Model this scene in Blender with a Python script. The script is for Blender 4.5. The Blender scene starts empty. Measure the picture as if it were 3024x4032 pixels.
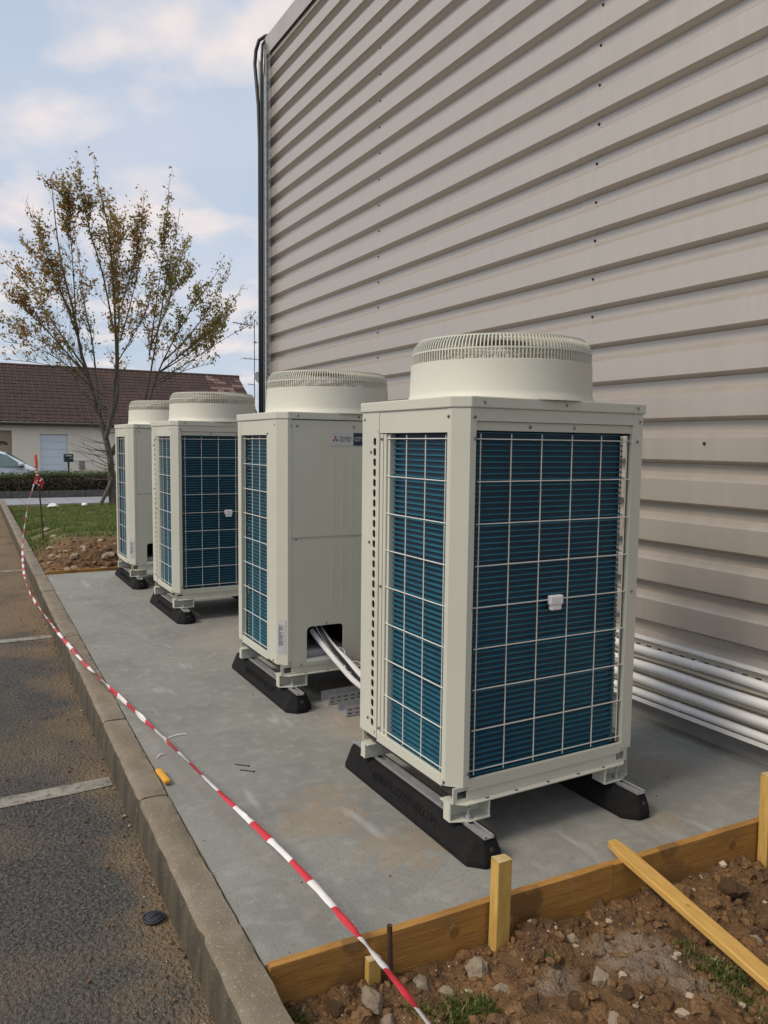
import bpy, bmesh, math, random
from mathutils import Vector, Matrix, noise
random.seed(7)
S = bpy.context.scene
COL = S.collection
PI = math.pi
R = math.radians

# ------------------------------------------------------------------ camera
cam_d = bpy.data.cameras.new('camera')
cam = bpy.data.objects.new('camera', cam_d); COL.objects.link(cam); S.camera = cam
rt = Vector((0.87222798, -0.4889704, 0.01123792))
up = Vector((0.03286706, 0.08152229, 0.99612945))
fw = Vector((0.48799396, 0.86848262, -0.08717704))
cam.matrix_world = Matrix(((rt.x, up.x, -fw.x, -1.58723), (rt.y, up.y, -fw.y, -2.28771), (rt.z, up.z, -fw.z, 1.51416), (0, 0, 0, 1)))
cam_d.sensor_fit = 'VERTICAL'; cam_d.sensor_height = 36.0; cam_d.sensor_width = 27.0
cam_d.lens = 36.0 * 3062.83 / 4032.0
cam_d.clip_start = 0.05; cam_d.clip_end = 2000.0
S.render.resolution_x = 768; S.render.resolution_y = 1024

# ------------------------------------------------------------------ world, sun, exposure
SUN_EL, SUN_ROT = R(47), R(271)
W = bpy.data.worlds.new('World'); S.world = W; W.use_nodes = True
nt = W.node_tree; N = nt.nodes; L = nt.links
bg = N['Background']
sky = N.new('ShaderNodeTexSky'); sky.sky_type = 'NISHITA'; sky.sun_disc = False
sky.sun_elevation = SUN_EL; sky.sun_rotation = SUN_ROT
sky.air_density = 1.0; sky.dust_density = 2.2; sky.ozone_density = 1.6
tc = N.new('ShaderNodeTexCoord')
sep = N.new('ShaderNodeSeparateXYZ'); L.new(tc.outputs['Generated'], sep.inputs[0])
zz = N.new('ShaderNodeMath'); zz.operation = 'MAXIMUM'; zz.inputs[1].default_value = 0.0; L.new(sep.outputs[2], zz.inputs[0])
zc = N.new('ShaderNodeMath'); zc.operation = 'ADD'; zc.inputs[1].default_value = 0.16; L.new(zz.outputs[0], zc.inputs[0])
dx = N.new('ShaderNodeMath'); dx.operation = 'DIVIDE'; L.new(sep.outputs[0], dx.inputs[0]); L.new(zc.outputs[0], dx.inputs[1])
dy = N.new('ShaderNodeMath'); dy.operation = 'DIVIDE'; L.new(sep.outputs[1], dy.inputs[0]); L.new(zc.outputs[0], dy.inputs[1])
cmb = N.new('ShaderNodeCombineXYZ'); L.new(dx.outputs[0], cmb.inputs[0]); L.new(dy.outputs[0], cmb.inputs[1])
mp = N.new('ShaderNodeMapping'); mp.inputs['Scale'].default_value = (1.5, 1.15, 1.0); mp.inputs['Location'].default_value = (2.3, 0.9, 0.0); mp.inputs['Rotation'].default_value = (0, 0, 0.5)
L.new(cmb.outputs[0], mp.inputs[0])
hz = N.new('ShaderNodeMix'); hz.data_type = 'RGBA'; hz.inputs[0].default_value = 0.74; hz.inputs[7].default_value = (3.75, 4.45, 5.45, 1)   # thin high veil
L.new(sky.outputs[0], hz.inputs[6])
cn2 = N.new('ShaderNodeTexNoise'); cn2.inputs['Scale'].default_value = 0.75; cn2.inputs['Detail'].default_value = 3.0
L.new(mp.outputs[0], cn2.inputs['Vector'])
cr2 = N.new('ShaderNodeValToRGB'); cr2.color_ramp.elements[0].position = 0.36; cr2.color_ramp.elements[0].color = (0.0, 0.0, 0.0, 1); cr2.color_ramp.elements[1].position = 0.66; cr2.color_ramp.elements[1].color = (0.75, 0.75, 0.75, 1)
L.new(cn2.outputs[0], cr2.inputs[0])
mg = N.new('ShaderNodeMix'); mg.data_type = 'RGBA'; L.new(cr2.outputs[0], mg.inputs[0]); L.new(hz.outputs[2], mg.inputs[6]); mg.inputs[7].default_value = (4.6, 4.85, 5.45, 1)    # grey-lilac veil patches
cn = N.new('ShaderNodeTexNoise'); cn.inputs['Scale'].default_value = 2.1; cn.inputs['Detail'].default_value = 6.0; cn.inputs['Roughness'].default_value = 0.5; cn.inputs['Distortion'].default_value = 0.15
L.new(mp.outputs[0], cn.inputs['Vector'])
cr = N.new('ShaderNodeValToRGB'); cr.color_ramp.elements[0].position = 0.47; cr.color_ramp.elements[0].color = (0, 0, 0, 1)
cr.color_ramp.elements[1].position = 0.74; cr.color_ramp.elements[1].color = (0.85, 0.85, 0.85, 1)
L.new(cn.outputs[0], cr.inputs[0])
mx = N.new('ShaderNodeMix'); mx.data_type = 'RGBA'; L.new(cr.outputs[0], mx.inputs[0])
L.new(mg.outputs[2], mx.inputs[6]); mx.inputs[7].default_value = (7.6, 6.35, 5.6, 1)      # pink-lit cumulus
L.new(mx.outputs[2], bg.inputs[0]); bg.inputs[1].default_value = 0.10
sun_d = bpy.data.lights.new('sun', 'SUN'); sun = bpy.data.objects.new('sun', sun_d); COL.objects.link(sun)
sun_d.energy = 1.65; sun_d.angle = R(22); sun_d.color = (1.0, 0.87, 0.70)
sd = Vector((math.sin(SUN_ROT) * math.cos(SUN_EL), math.cos(SUN_ROT) * math.cos(SUN_EL), math.sin(SUN_EL)))
sun.rotation_euler = sd.to_track_quat('Z', 'Y').to_euler()
S.view_settings.view_transform = 'Standard'; S.view_settings.look = 'None'
S.view_settings.exposure = 0.54
S.cycles.max_bounces = 6; S.cycles.diffuse_bounces = 3; S.cycles.glossy_bounces = 3; S.cycles.transmission_bounces = 2; S.cycles.caustics_reflective = False; S.cycles.caustics_refractive = False; S.view_settings.gamma = 1.0; S.view_settings.use_curve_mapping = False

# ------------------------------------------------------------------ materials
MATS = {}
def mat(name, c1, c2=None, rough=0.6, metal=0.0, scale=8.0, detail=5.0, lo=0.35, hi=0.68, bump=0.0, bscale=60.0, stretch=(1, 1, 1), bdist=0.01, spec=0.5, coat=0.0, extra=None, rvar=0.0):
    m = bpy.data.materials.new(name); m.use_nodes = True
    t = m.node_tree; n = t.nodes; b = n['Principled BSDF']
    b.inputs['Roughness'].default_value = rough; b.inputs['Metallic'].default_value = metal
    b.inputs['Specular IOR Level'].default_value = spec
    if coat: b.inputs['Coat Weight'].default_value = coat
    co = n.new('ShaderNodeTexCoord'); mpn = n.new('ShaderNodeMapping'); mpn.inputs['Scale'].default_value = stretch
    t.links.new(co.outputs['Object'], mpn.inputs[0])
    col = None
    if c2 is None: c2 = tuple(x * 0.86 for x in c1)
    nz = n.new('ShaderNodeTexNoise'); nz.inputs['Scale'].default_value = scale; nz.inputs['Detail'].default_value = detail; nz.inputs['Roughness'].default_value = 0.6
    t.links.new(mpn.outputs[0], nz.inputs['Vector'])
    rp = n.new('ShaderNodeValToRGB'); rp.color_ramp.elements[0].position = lo; rp.color_ramp.elements[1].position = hi
    rp.color_ramp.elements[0].color = (*c2, 1); rp.color_ramp.elements[1].color = (*c1, 1)
    t.links.new(nz.outputs[0], rp.inputs[0]); col = rp.outputs[0]
    if extra: col = extra(t, co, col)
    t.links.new(col, b.inputs['Base Color'])
    if rvar:
        mr = n.new('ShaderNodeMapRange'); mr.inputs[1].default_value = 0.3; mr.inputs[2].default_value = 0.7
        mr.inputs[3].default_value = max(0.02, rough - rvar); mr.inputs[4].default_value = min(1, rough + rvar)
        t.links.new(nz.outputs[0], mr.inputs[0]); t.links.new(mr.outputs[0], b.inputs['Roughness'])
    if bump:
        bn = n.new('ShaderNodeTexNoise'); bn.inputs['Scale'].default_value = bscale; bn.inputs['Detail'].default_value = 4.0
        t.links.new(mpn.outputs[0], bn.inputs['Vector'])
        bp = n.new('ShaderNodeBump'); bp.inputs['Strength'].default_value = bump; bp.inputs['Distance'].default_value = bdist
        t.links.new(bn.outputs[0], bp.inputs['Height']); t.links.new(bp.outputs[0], b.inputs['Normal'])
    MATS[name] = m
    return m

def mixnoise(scale, lo, hi, color, detail=4.0, amount=1.0, loc=(0, 0, 0), stretch=(1, 1, 1), voronoi=False):
    """returns a node function that lays a noise-shaped stain of its own colour over the base colour"""
    def f(t, co, col):
        n = t.nodes
        m2 = n.new('ShaderNodeMapping'); m2.inputs['Location'].default_value = loc; m2.inputs['Scale'].default_value = stretch
        t.links.new(co.outputs['Object'], m2.inputs[0])
        if voronoi:
            z = n.new('ShaderNodeTexVoronoi'); z.inputs['Scale'].default_value = scale
            out = z.outputs['Distance']
        else:
            z = n.new('ShaderNodeTexNoise'); z.inputs['Scale'].default_value = scale; z.inputs['Detail'].default_value = detail; out = z.outputs[0]
        t.links.new(m2.outputs[0], z.inputs['Vector'])
        mr = n.new('ShaderNodeMapRange'); mr.inputs[1].default_value = lo; mr.inputs[2].default_value = hi; mr.inputs[3].default_value = 0; mr.inputs[4].default_value = amount
        t.links.new(out, mr.inputs[0])
        x = n.new('ShaderNodeMix'); x.data_type = 'RGBA'; x.inputs[7].default_value = (*color, 1)
        t.links.new(mr.outputs[0], x.inputs[0]); t.links.new(col, x.inputs[6])
        return x.outputs[2]
    return f
def blob(center, rad, color, amount=1.0, ns=6.0, nw=0.5):
    """an irregular patch of another colour round a point (object space)"""
    def f(t, co, col):
        n = t.nodes
        d = n.new('ShaderNodeVectorMath'); d.operation = 'DISTANCE'; d.inputs[1].default_value = center
        t.links.new(co.outputs['Object'], d.inputs[0])
        z = n.new('ShaderNodeTexNoise'); z.inputs['Scale'].default_value = ns; z.inputs['Detail'].default_value = 5.0
        t.links.new(co.outputs['Object'], z.inputs['Vector'])
        ma = n.new('ShaderNodeMath'); ma.operation = 'MULTIPLY_ADD'; ma.inputs[1].default_value = nw * rad * 2; t.links.new(z.outputs[0], ma.inputs[0]); t.links.new(d.outputs['Value'], ma.inputs[2])
        mr = n.new('ShaderNodeMapRange'); mr.inputs[1].default_value = rad * (0.75 + nw); mr.inputs[2].default_value = rad * (1.15 + nw); mr.inputs[3].default_value = amount; mr.inputs[4].default_value = 0
        t.links.new(ma.outputs[0], mr.inputs[0])
        x = n.new('ShaderNodeMix'); x.data_type = 'RGBA'; x.inputs[7].default_value = (*color, 1)
        t.links.new(mr.outputs[0], x.inputs[0]); t.links.new(col, x.inputs[6])
        return x.outputs[2]
    return f
def chain(*fs):
    def f(t, co, col):
        for g in fs: col = g(t, co, col)
        return col
    return f

mat('ivory', (0.575, 0.582, 0.50), (0.545, 0.552, 0.475), rough=0.40, scale=2.2, bump=0.05, bscale=500, bdist=0.001, rvar=0.08, extra=chain(mixnoise(3.5, 0.58, 0.8, (0.50, 0.49, 0.42), amount=0.5, stretch=(1, 1, 0.35), detail=7), mixnoise(55, 0.70, 0.78, (0.42, 0.41, 0.35), amount=0.5, detail=2)))
mat('ivory_plastic', (0.63, 0.63, 0.55), (0.60, 0.60, 0.52), rough=0.5, scale=3, bump=0.05, bscale=300, bdist=0.001)
mat('wire', (0.72, 0.71, 0.66), rough=0.4)
mat('coil', (0.004, 0.040, 0.080), (0.002, 0.024, 0.052), rough=0.42, metal=0.15, scale=3.0, stretch=(1, 1, 0.6), bump=0.25, bscale=420, bdist=0.002, extra=mixnoise(1.1, 0.5, 0.72, (0.005, 0.048, 0.080)))  # fin flats: shade between the fins is put into this dark blue
mat('coil_ridge_lit', (0.042, 0.20, 0.285), (0.028, 0.15, 0.22), rough=0.35, metal=0.3, scale=6, extra=mixnoise(30, 0.6, 0.72, (0.02, 0.10, 0.15), amount=0.6))  # lighter blue: sky light caught by the ridges, put into the colour
mat('coil_dark', (0.012, 0.03, 0.045), rough=0.6)
mat('dark_metal', (0.035, 0.035, 0.037), rough=0.6)
mat('screw', (0.30, 0.30, 0.29), (0.16, 0.16, 0.16), rough=0.35, metal=0.8, scale=200)
mat('galv', (0.55, 0.56, 0.57), (0.42, 0.43, 0.45), rough=0.42, metal=0.55, scale=25)
mat('rubber', (0.012, 0.012, 0.0125), (0.007, 0.007, 0.0075), rough=0.88, scale=30, bump=0.5, bscale=260, bdist=0.003, spec=0.25, extra=mixnoise(5, 0.56, 0.75, (0.03, 0.028, 0.026), amount=0.4))
mat('foam_white', (0.88, 0.88, 0.89), rough=0.7)
mat('sticker', (0.52, 0.53, 0.54), (0.50, 0.51, 0.52), rough=0.4)
mat('red_print', (0.42, 0.008, 0.02), rough=0.45)
mat('black_print', (0.02, 0.02, 0.022), rough=0.5)
mat('navy_print', (0.022, 0.032, 0.07), rough=0.45)
mat('white_print', (0.75, 0.76, 0.78), rough=0.5)
mat('label_paper', (0.50, 0.50, 0.53), (0.40, 0.40, 0.43), rough=0.45, scale=40, stretch=(1, 1, 3))
mat('cladding', (0.50, 0.458, 0.412), (0.475, 0.435, 0.392), rough=0.36, metal=0.45, scale=5, stretch=(1, 3.0, 0.15), bump=0.03, bscale=3, bdist=0.004, rvar=0.05,
    extra=chain(mixnoise(2.2, 0.60, 0.82, (0.43, 0.395, 0.355), amount=0.3, stretch=(1, 1.2, 0.3)), mixnoise(9, 0.66, 0.8, (0.54, 0.50, 0.46), amount=0.25, stretch=(1, 2.0, 0.12))))
mat('flashing', (0.48, 0.44, 0.405), rough=0.4, metal=0.35, scale=3)
mat('wallcore', (0.30, 0.29, 0.28), rough=0.8)
mat('basewall', (0.30, 0.285, 0.27), (0.24, 0.23, 0.22), rough=0.75, scale=5, bump=0.2, bscale=50)
mat('pvc', (0.84, 0.83, 0.80), (0.79, 0.78, 0.75), rough=0.5, scale=6)
mat('pvc_cream', (0.70, 0.64, 0.53), (0.63, 0.57, 0.47), rough=0.5, scale=6)
mat('cable', (0.015, 0.016, 0.018), rough=0.45)
mat('cable_green', (0.06, 0.11, 0.10), rough=0.5)
OCH = (0.30, 0.205, 0.115)
mat('concrete', (0.252, 0.254, 0.232), (0.182, 0.184, 0.168), rough=0.85, scale=2.3, detail=8, bump=0.35, bscale=110, bdist=0.006,
    extra=chain(mixnoise(0.55, 0.42, 0.68, (0.285, 0.285, 0.262), amount=0.6), mixnoise(45, 0.58, 0.72, (0.165, 0.165, 0.155), amount=0.6, detail=3), mixnoise(14, 0.5, 0.75, (0.40, 0.40, 0.375), amount=0.35, detail=6),
                mixnoise(200, 0.60, 0.68, (0.10, 0.10, 0.095), amount=0.5, detail=1), mixnoise(7, 0.52, 0.66, (0.205, 0.205, 0.185), amount=0.45, stretch=(0.5, 2.4, 1), detail=8, loc=(1, 8, 0)),
                blob((-0.32, 0.48, 0), 0.16, OCH, 0.38, 11, 1.6), blob((-0.14, 0.12, 0), 0.15, OCH, 0.36, 12, 1.7), blob((-0.18, 0.66, 0), 0.11, OCH, 0.30, 13, 1.7), blob((0.42, 1.30, 0), 0.3, (0.33, 0.27, 0.20), 0.5, 5, 0.6),
                blob((1.30, 0.15, 0), 0.13, OCH, 0.35, 14, 0.6), blob((0.9, -0.18, 0), 0.10, (0.30, 0.23, 0.15), 0.3, 14, 0.6), blob((0.5, 3.4, 0), 0.5, (0.33, 0.29, 0.24), 0.5, 4, 0.6),
                mixnoise(1.6, 0.55, 0.75, (0.195, 0.198, 0.185), amount=0.7, loc=(4, 2, 0), detail=7), mixnoise(3.0, 0.63, 0.73, (0.46, 0.46, 0.44), amount=0.5, loc=(9, 3, 0), stretch=(2.4, 0.5, 1), detail=7)))
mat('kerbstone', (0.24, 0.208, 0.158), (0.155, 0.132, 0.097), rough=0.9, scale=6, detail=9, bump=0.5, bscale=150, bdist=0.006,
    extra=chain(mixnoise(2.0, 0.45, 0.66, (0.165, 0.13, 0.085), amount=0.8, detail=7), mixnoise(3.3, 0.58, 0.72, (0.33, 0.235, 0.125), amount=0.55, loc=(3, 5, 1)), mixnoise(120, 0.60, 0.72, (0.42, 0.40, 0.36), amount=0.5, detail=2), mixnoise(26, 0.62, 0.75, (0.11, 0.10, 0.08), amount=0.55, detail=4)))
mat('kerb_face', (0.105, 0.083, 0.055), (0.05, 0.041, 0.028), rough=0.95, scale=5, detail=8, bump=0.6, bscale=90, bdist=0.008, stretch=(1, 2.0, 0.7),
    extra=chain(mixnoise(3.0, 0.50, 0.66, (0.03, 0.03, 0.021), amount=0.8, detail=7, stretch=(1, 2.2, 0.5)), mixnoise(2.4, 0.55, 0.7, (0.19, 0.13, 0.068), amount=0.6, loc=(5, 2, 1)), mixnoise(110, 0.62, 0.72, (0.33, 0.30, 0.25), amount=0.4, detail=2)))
mat('joint', (0.09, 0.08, 0.065), rough=0.95)
def kerb_dirt(t, co, col):
    # ochre soil swept against the foot of the kerb
    n = t.nodes
    sp = n.new('ShaderNodeSeparateXYZ'); t.links.new(co.outputs['Object'], sp.inputs[0])
    a = n.new('ShaderNodeMath'); a.operation = 'MULTIPLY_ADD'; a.inputs[1].default_value = -0.024; t.links.new(sp.outputs[1], a.inputs[0]); t.links.new(sp.outputs[0], a.inputs[2])
    z = n.new('ShaderNodeTexNoise'); z.inputs['Scale'].default_value = 3.2; z.inputs['Detail'].default_value = 7.0; t.links.new(co.outputs['Object'], z.inputs['Vector'])
    b = n.new('ShaderNodeMath'); b.operation = 'MULTIPLY_ADD'; b.inputs[1].default_value = 0.8; t.links.new(z.outputs[0], b.inputs[0]); t.links.new(a.outputs[0], b.inputs[2])
    mr = n.new('ShaderNodeMapRange'); mr.inputs[1].default_value = -0.78; mr.inputs[2].default_value = -0.52; mr.inputs[4].default_value = 0.85
    t.links.new(b.outputs[0], mr.inputs[0])
    x = n.new('ShaderNodeMix'); x.data_type = 'RGBA'; x.inputs[7].default_value = (0.215, 0.152, 0.085, 1)
    t.links.new(mr.outputs[0], x.inputs[0]); t.links.new(col, x.inputs[6])
    # farther along the soil covers most of the asphalt
    mr2 = n.new('ShaderNodeMapRange'); mr2.inputs[1].default_value = 1.0; mr2.inputs[2].default_value = 6.5; mr2.inputs[3].default_value = -0.35; mr2.inputs[4].default_value = 0.2
    t.links.new(sp.outputs[1], mr2.inputs[0])
    z2 = n.new('ShaderNodeTexNoise'); z2.inputs['Scale'].default_value = 2.0; z2.inputs['Detail'].default_value = 7.0; t.links.new(co.outputs['Object'], z2.inputs['Vector'])
    ad = n.new('ShaderNodeMath'); ad.operation = 'ADD'; t.links.new(z2.outputs[0], ad.inputs[0]); t.links.new(mr2.outputs[0], ad.inputs[1])
    m3 = n.new('ShaderNodeMapRange'); m3.inputs[1].default_value = 0.46; m3.inputs[2].default_value = 0.68; m3.inputs[4].default_value = 0.85; t.links.new(ad.outputs[0], m3.inputs[0])
    y = n.new('ShaderNodeMix'); y.data_type = 'RGBA'; y.inputs[7].default_value = (0.225, 0.158, 0.09, 1)
    t.links.new(m3.outputs[0], y.inputs[0]); t.links.new(x.outputs[2], y.inputs[6])
    return y.outputs[2]
mat('asphalt', (0.112, 0.107, 0.098), (0.038, 0.037, 0.035), rough=0.92, scale=62, detail=5, lo=0.38, hi=0.64, bump=1.0, bscale=70, bdist=0.035,
    extra=chain(mixnoise(1.5, 0.46, 0.62, (0.165, 0.125, 0.076), amount=0.55, detail=9), mixnoise(0.9, 0.5, 0.7, (0.055, 0.057, 0.06), amount=0.6, detail=6, loc=(7, 3, 0)), kerb_dirt, mixnoise(170, 0.66, 0.73, (0.27, 0.25, 0.22), amount=0.75, detail=1)))
mat('road_paint', (0.30, 0.29, 0.255), (0.17, 0.16, 0.132), rough=0.85, scale=14, detail=8, bump=0.5, bscale=110, bdist=0.006, extra=mixnoise(30, 0.56, 0.68, (0.10, 0.09, 0.075), amount=0.8))
mat('wood_board', (0.43, 0.232, 0.062), (0.31, 0.155, 0.04), rough=0.75, scale=9, detail=8, stretch=(0.7, 6, 9), bump=0.3, bscale=30, spec=0.3,
    extra=chain(mixnoise(2.4, 0.56, 0.74, (0.20, 0.10, 0.035), amount=0.75, detail=7, stretch=(1, 1, 2.5)), mixnoise(40, 0.58, 0.7, (0.30, 0.145, 0.035), amount=0.5, stretch=(0.12, 1, 1.2)), mixnoise(16, 0.64, 0.72, (0.42, 0.36, 0.27), amount=0.5, loc=(3, 1, 2)), blob((0.62, -0.029, -0.06), 0.020, (0.22, 0.10, 0.025), 0.9, 30, 0.2), blob((0.9, -0.029, -0.05), 0.07, (0.14, 0.075, 0.03), 0.7, 20, 0.8), blob((0.28, -0.029, 0.0), 0.05, (0.14, 0.075, 0.03), 0.6, 20, 0.8), blob((0.3, -0.029, -0.15), 0.10, (0.17, 0.09, 0.04), 0.6, 12, 0.8)))
mat('wood_stake', (0.60, 0.40, 0.12), (0.46, 0.285, 0.075), rough=0.75, spec=0.3, scale=14, detail=6, stretch=(3, 3, 0.5), bump=0.1, bscale=60)
mat('wood_end', (0.60, 0.47, 0.24), (0.46, 0.34, 0.15), rough=0.8, scale=70, bump=0.3, bscale=150)
mat('wood_plank', (0.60, 0.375, 0.115), (0.48, 0.28, 0.075), rough=0.75, spec=0.3, scale=12, detail=8, stretch=(6, 0.8, 6), bump=0.25, bscale=60,
    extra=chain(blob((0.0, 0.36, 0.015), 0.013, (0.13, 0.06, 0.02), 0.9, 30, 0.2), blob((0.012, 0.72, 0.015), 0.011, (0.13, 0.06, 0.02), 0.9, 30, 0.2), mixnoise(5, 0.62, 0.75, (0.30, 0.16, 0.05), amount=0.5)))
SOIL = (0.20, 0.108, 0.043)
mat('soil', SOIL, (0.085, 0.047, 0.021), rough=0.95, scale=7, detail=9, bump=1.0, bscale=85, bdist=0.02,
    extra=chain(mixnoise(2.5, 0.52, 0.7, (0.27, 0.165, 0.072), amount=0.7, detail=6), mixnoise(34, 0.6, 0.72, (0.25, 0.19, 0.13), amount=0.6),
                blob((0.28, -0.62, -0.13), 0.13, (0.27, 0.22, 0.17), 0.55, 9, 1.0), blob((0.32, -0.80, -0.13), 0.09, (0.25, 0.205, 0.155), 0.5, 9, 1.0), blob((-0.02, -0.60, -0.13), 0.08, (0.27, 0.225, 0.18), 0.5, 10, 1.0)))
def lawn_mix(t, co, col):
    n = t.nodes
    sp = n.new('ShaderNodeSeparateXYZ'); t.links.new(co.outputs['Object'], sp.inputs[0])
    z = n.new('ShaderNodeTexNoise'); z.inputs['Scale'].default_value = 1.1; z.inputs['Detail'].default_value = 6.0; t.links.new(co.outputs['Object'], z.inputs['Vector'])
    b = n.new('ShaderNodeMath'); b.operation = 'MULTIPLY_ADD'; b.inputs[1].default_value = 3.0; t.links.new(z.outputs[0], b.inputs[0]); t.links.new(sp.outputs[1], b.inputs[2])
    mr = n.new('ShaderNodeMapRange'); mr.inputs[1].default_value = 10.2; mr.inputs[2].default_value = 11.6; t.links.new(b.outputs[0], mr.inputs[0])
    x = n.new('ShaderNodeMix'); x.data_type = 'RGBA'; x.inputs[7].default_value = (0.115, 0.115, 0.045, 1)
    t.links.new(mr.outputs[0], x.inputs[0]); t.links.new(col, x.inputs[6])
    return x.outputs[2]
mat('lawn', SOIL, (0.085, 0.050, 0.026), rough=0.95, scale=5, detail=8, bump=0.8, bscale=40, bdist=0.03, extra=chain(mixnoise(24, 0.6, 0.7, (0.26, 0.20, 0.14), amount=0.7), lawn_mix))
mat('far_ground', (0.07, 0.085, 0.035), (0.05, 0.06, 0.03), rough=0.95, scale=0.6)
mat('grass_blade', (0.17, 0.225, 0.06), (0.09, 0.14, 0.036), rough=0.7, scale=1.2, spec=0.2)
mat('weed', (0.13, 0.175, 0.04), (0.07, 0.11, 0.025), rough=0.7, scale=25, spec=0.2)
mat('grass_dry', (0.22, 0.19, 0.07), (0.13, 0.12, 0.04), rough=0.8, scale=2)
mat('rock', (0.46, 0.38, 0.29), (0.30, 0.235, 0.165), rough=0.92, scale=14, detail=7, bump=0.7, bscale=60, bdist=0.01, extra=mixnoise(9, 0.56, 0.7, (0.26, 0.165, 0.085), amount=0.7))
mat('rock_pale', (0.52, 0.44, 0.335), (0.36, 0.285, 0.195), rough=0.92, scale=14, detail=7, bump=0.7, bscale=60, bdist=0.01, extra=mixnoise(7, 0.60, 0.72, (0.27, 0.185, 0.105), amount=0.6))
mat('clod', (0.235, 0.132, 0.055), (0.125, 0.069, 0.029), rough=0.95, scale=18, detail=8, bump=1.0, bscale=70, bdist=0.015)
mat('rust', (0.075, 0.038, 0.024), (0.045, 0.025, 0.018), rough=0.8, scale=60, bump=0.4, bscale=200)
mat('tape_red', (0.58, 0.028, 0.045), (0.50, 0.022, 0.036), rough=0.35, scale=12)
mat('tape_white', (0.78, 0.76, 0.76), (0.70, 0.68, 0.68), rough=0.35, scale=12)
mat('orange_paint', (0.75, 0.14, 0.05), rough=0.5)
mat('yellow_plastic', (0.72, 0.36, 0.03), rough=0.45)
mat('black_plastic', (0.022, 0.022, 0.03), rough=0.5)
mat('bark', (0.135, 0.12, 0.088), (0.07, 0.062, 0.045), rough=0.9, scale=9, stretch=(1, 1, 0.3), bump=0.6, bscale=35, extra=mixnoise(2, 0.5, 0.7, (0.11, 0.115, 0.075), amount=0.7))
mat('leaf_olive', (0.34, 0.28, 0.075), (0.21, 0.20, 0.055), rough=0.65, scale=1.3, spec=0.25)
mat('leaf_rust', (0.48, 0.26, 0.085), (0.32, 0.165, 0.055), rough=0.65, scale=1.6, spec=0.25)
mat('hedge_leaf', (0.085, 0.10, 0.04), (0.055, 0.062, 0.026), rough=0.7, scale=2, spec=0.25)
mat('hedge_brown', (0.15, 0.11, 0.065), (0.085, 0.065, 0.04), rough=0.85, scale=2)
mat('hedge_new', (0.14, 0.20, 0.05), (0.09, 0.145, 0.04), rough=0.65, scale=2)
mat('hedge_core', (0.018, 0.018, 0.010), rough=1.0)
mat('render_wall', (0.88, 0.80, 0.68), (0.84, 0.75, 0.63), rough=0.9, scale=3, bump=0.2, bscale=90)
mat('roof_tile', (0.068, 0.037, 0.027), (0.040, 0.024, 0.019), rough=0.85, scale=1.1, detail=6, bump=0.3, bscale=40, extra=mixnoise(0.5, 0.5, 0.75, (0.085, 0.042, 0.034), amount=0.6))
mat('roof_tile_lichen', (0.24, 0.19, 0.16), (0.12, 0.06, 0.045), rough=0.9, scale=5)
mat('gutter', (0.11, 0.095, 0.085), rough=0.5)
mat('garage', (0.74, 0.80, 0.88), (0.71, 0.77, 0.85), rough=0.5, scale=4)
mat('door_wood', (0.42, 0.34, 0.24), rough=0.6)
mat('glass_dark', (0.015, 0.022, 0.022), rough=0.08, spec=0.8)
mat('car_white', (0.66, 0.70, 0.76), (0.65, 0.69, 0.75), rough=0.25, coat=0.6, scale=1)
mat('car_glass', (0.10, 0.16, 0.15), (0.08, 0.13, 0.125), rough=0.06, spec=0.9)
mat('tyre', (0.015, 0.015, 0.016), rough=0.85)
mat('mail_green', (0.012, 0.045, 0.032), rough=0.45)
mat('paver', (0.30, 0.31, 0.34), (0.24, 0.25, 0.28), rough=0.85, scale=5)
mat('edging', (0.13, 0.125, 0.115), (0.08, 0.078, 0.07), rough=0.95, scale=7, bump=0.4, bscale=50)
mat('street', (0.07, 0.07, 0.072), rough=0.9, scale=6)
mat('dish', (0.52, 0.52, 0.48), rough=0.55)
mat('mast', (0.16, 0.17, 0.19), rough=0.5, metal=0.5)
mat('plastic_bag', (0.80, 0.80, 0.80), rough=0.5)
mat('cardboard', (0.22, 0.19, 0.155), (0.17, 0.145, 0.115), rough=0.9, scale=6)
for nm in ('leaf_olive', 'leaf_rust', 'hedge_leaf', 'hedge_new', 'grass_blade', 'weed'):
    t = MATS[nm].node_tree; b = t.nodes['Principled BSDF']; o_ = t.nodes['Material Output']
    tl = t.nodes.new('ShaderNodeBsdfTranslucent'); ms_ = t.nodes.new('ShaderNodeMixShader'); ms_.inputs[0].default_value = 0.45
    t.links.new(b.inputs['Base Color'].links[0].from_socket, tl.inputs['Color'])
    t.links.new(b.outputs[0], ms_.inputs[1]); t.links.new(tl.outputs[0], ms_.inputs[2]); t.links.new(ms_.outputs[0], o_.inputs['Surface'])
M = MATS

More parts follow.
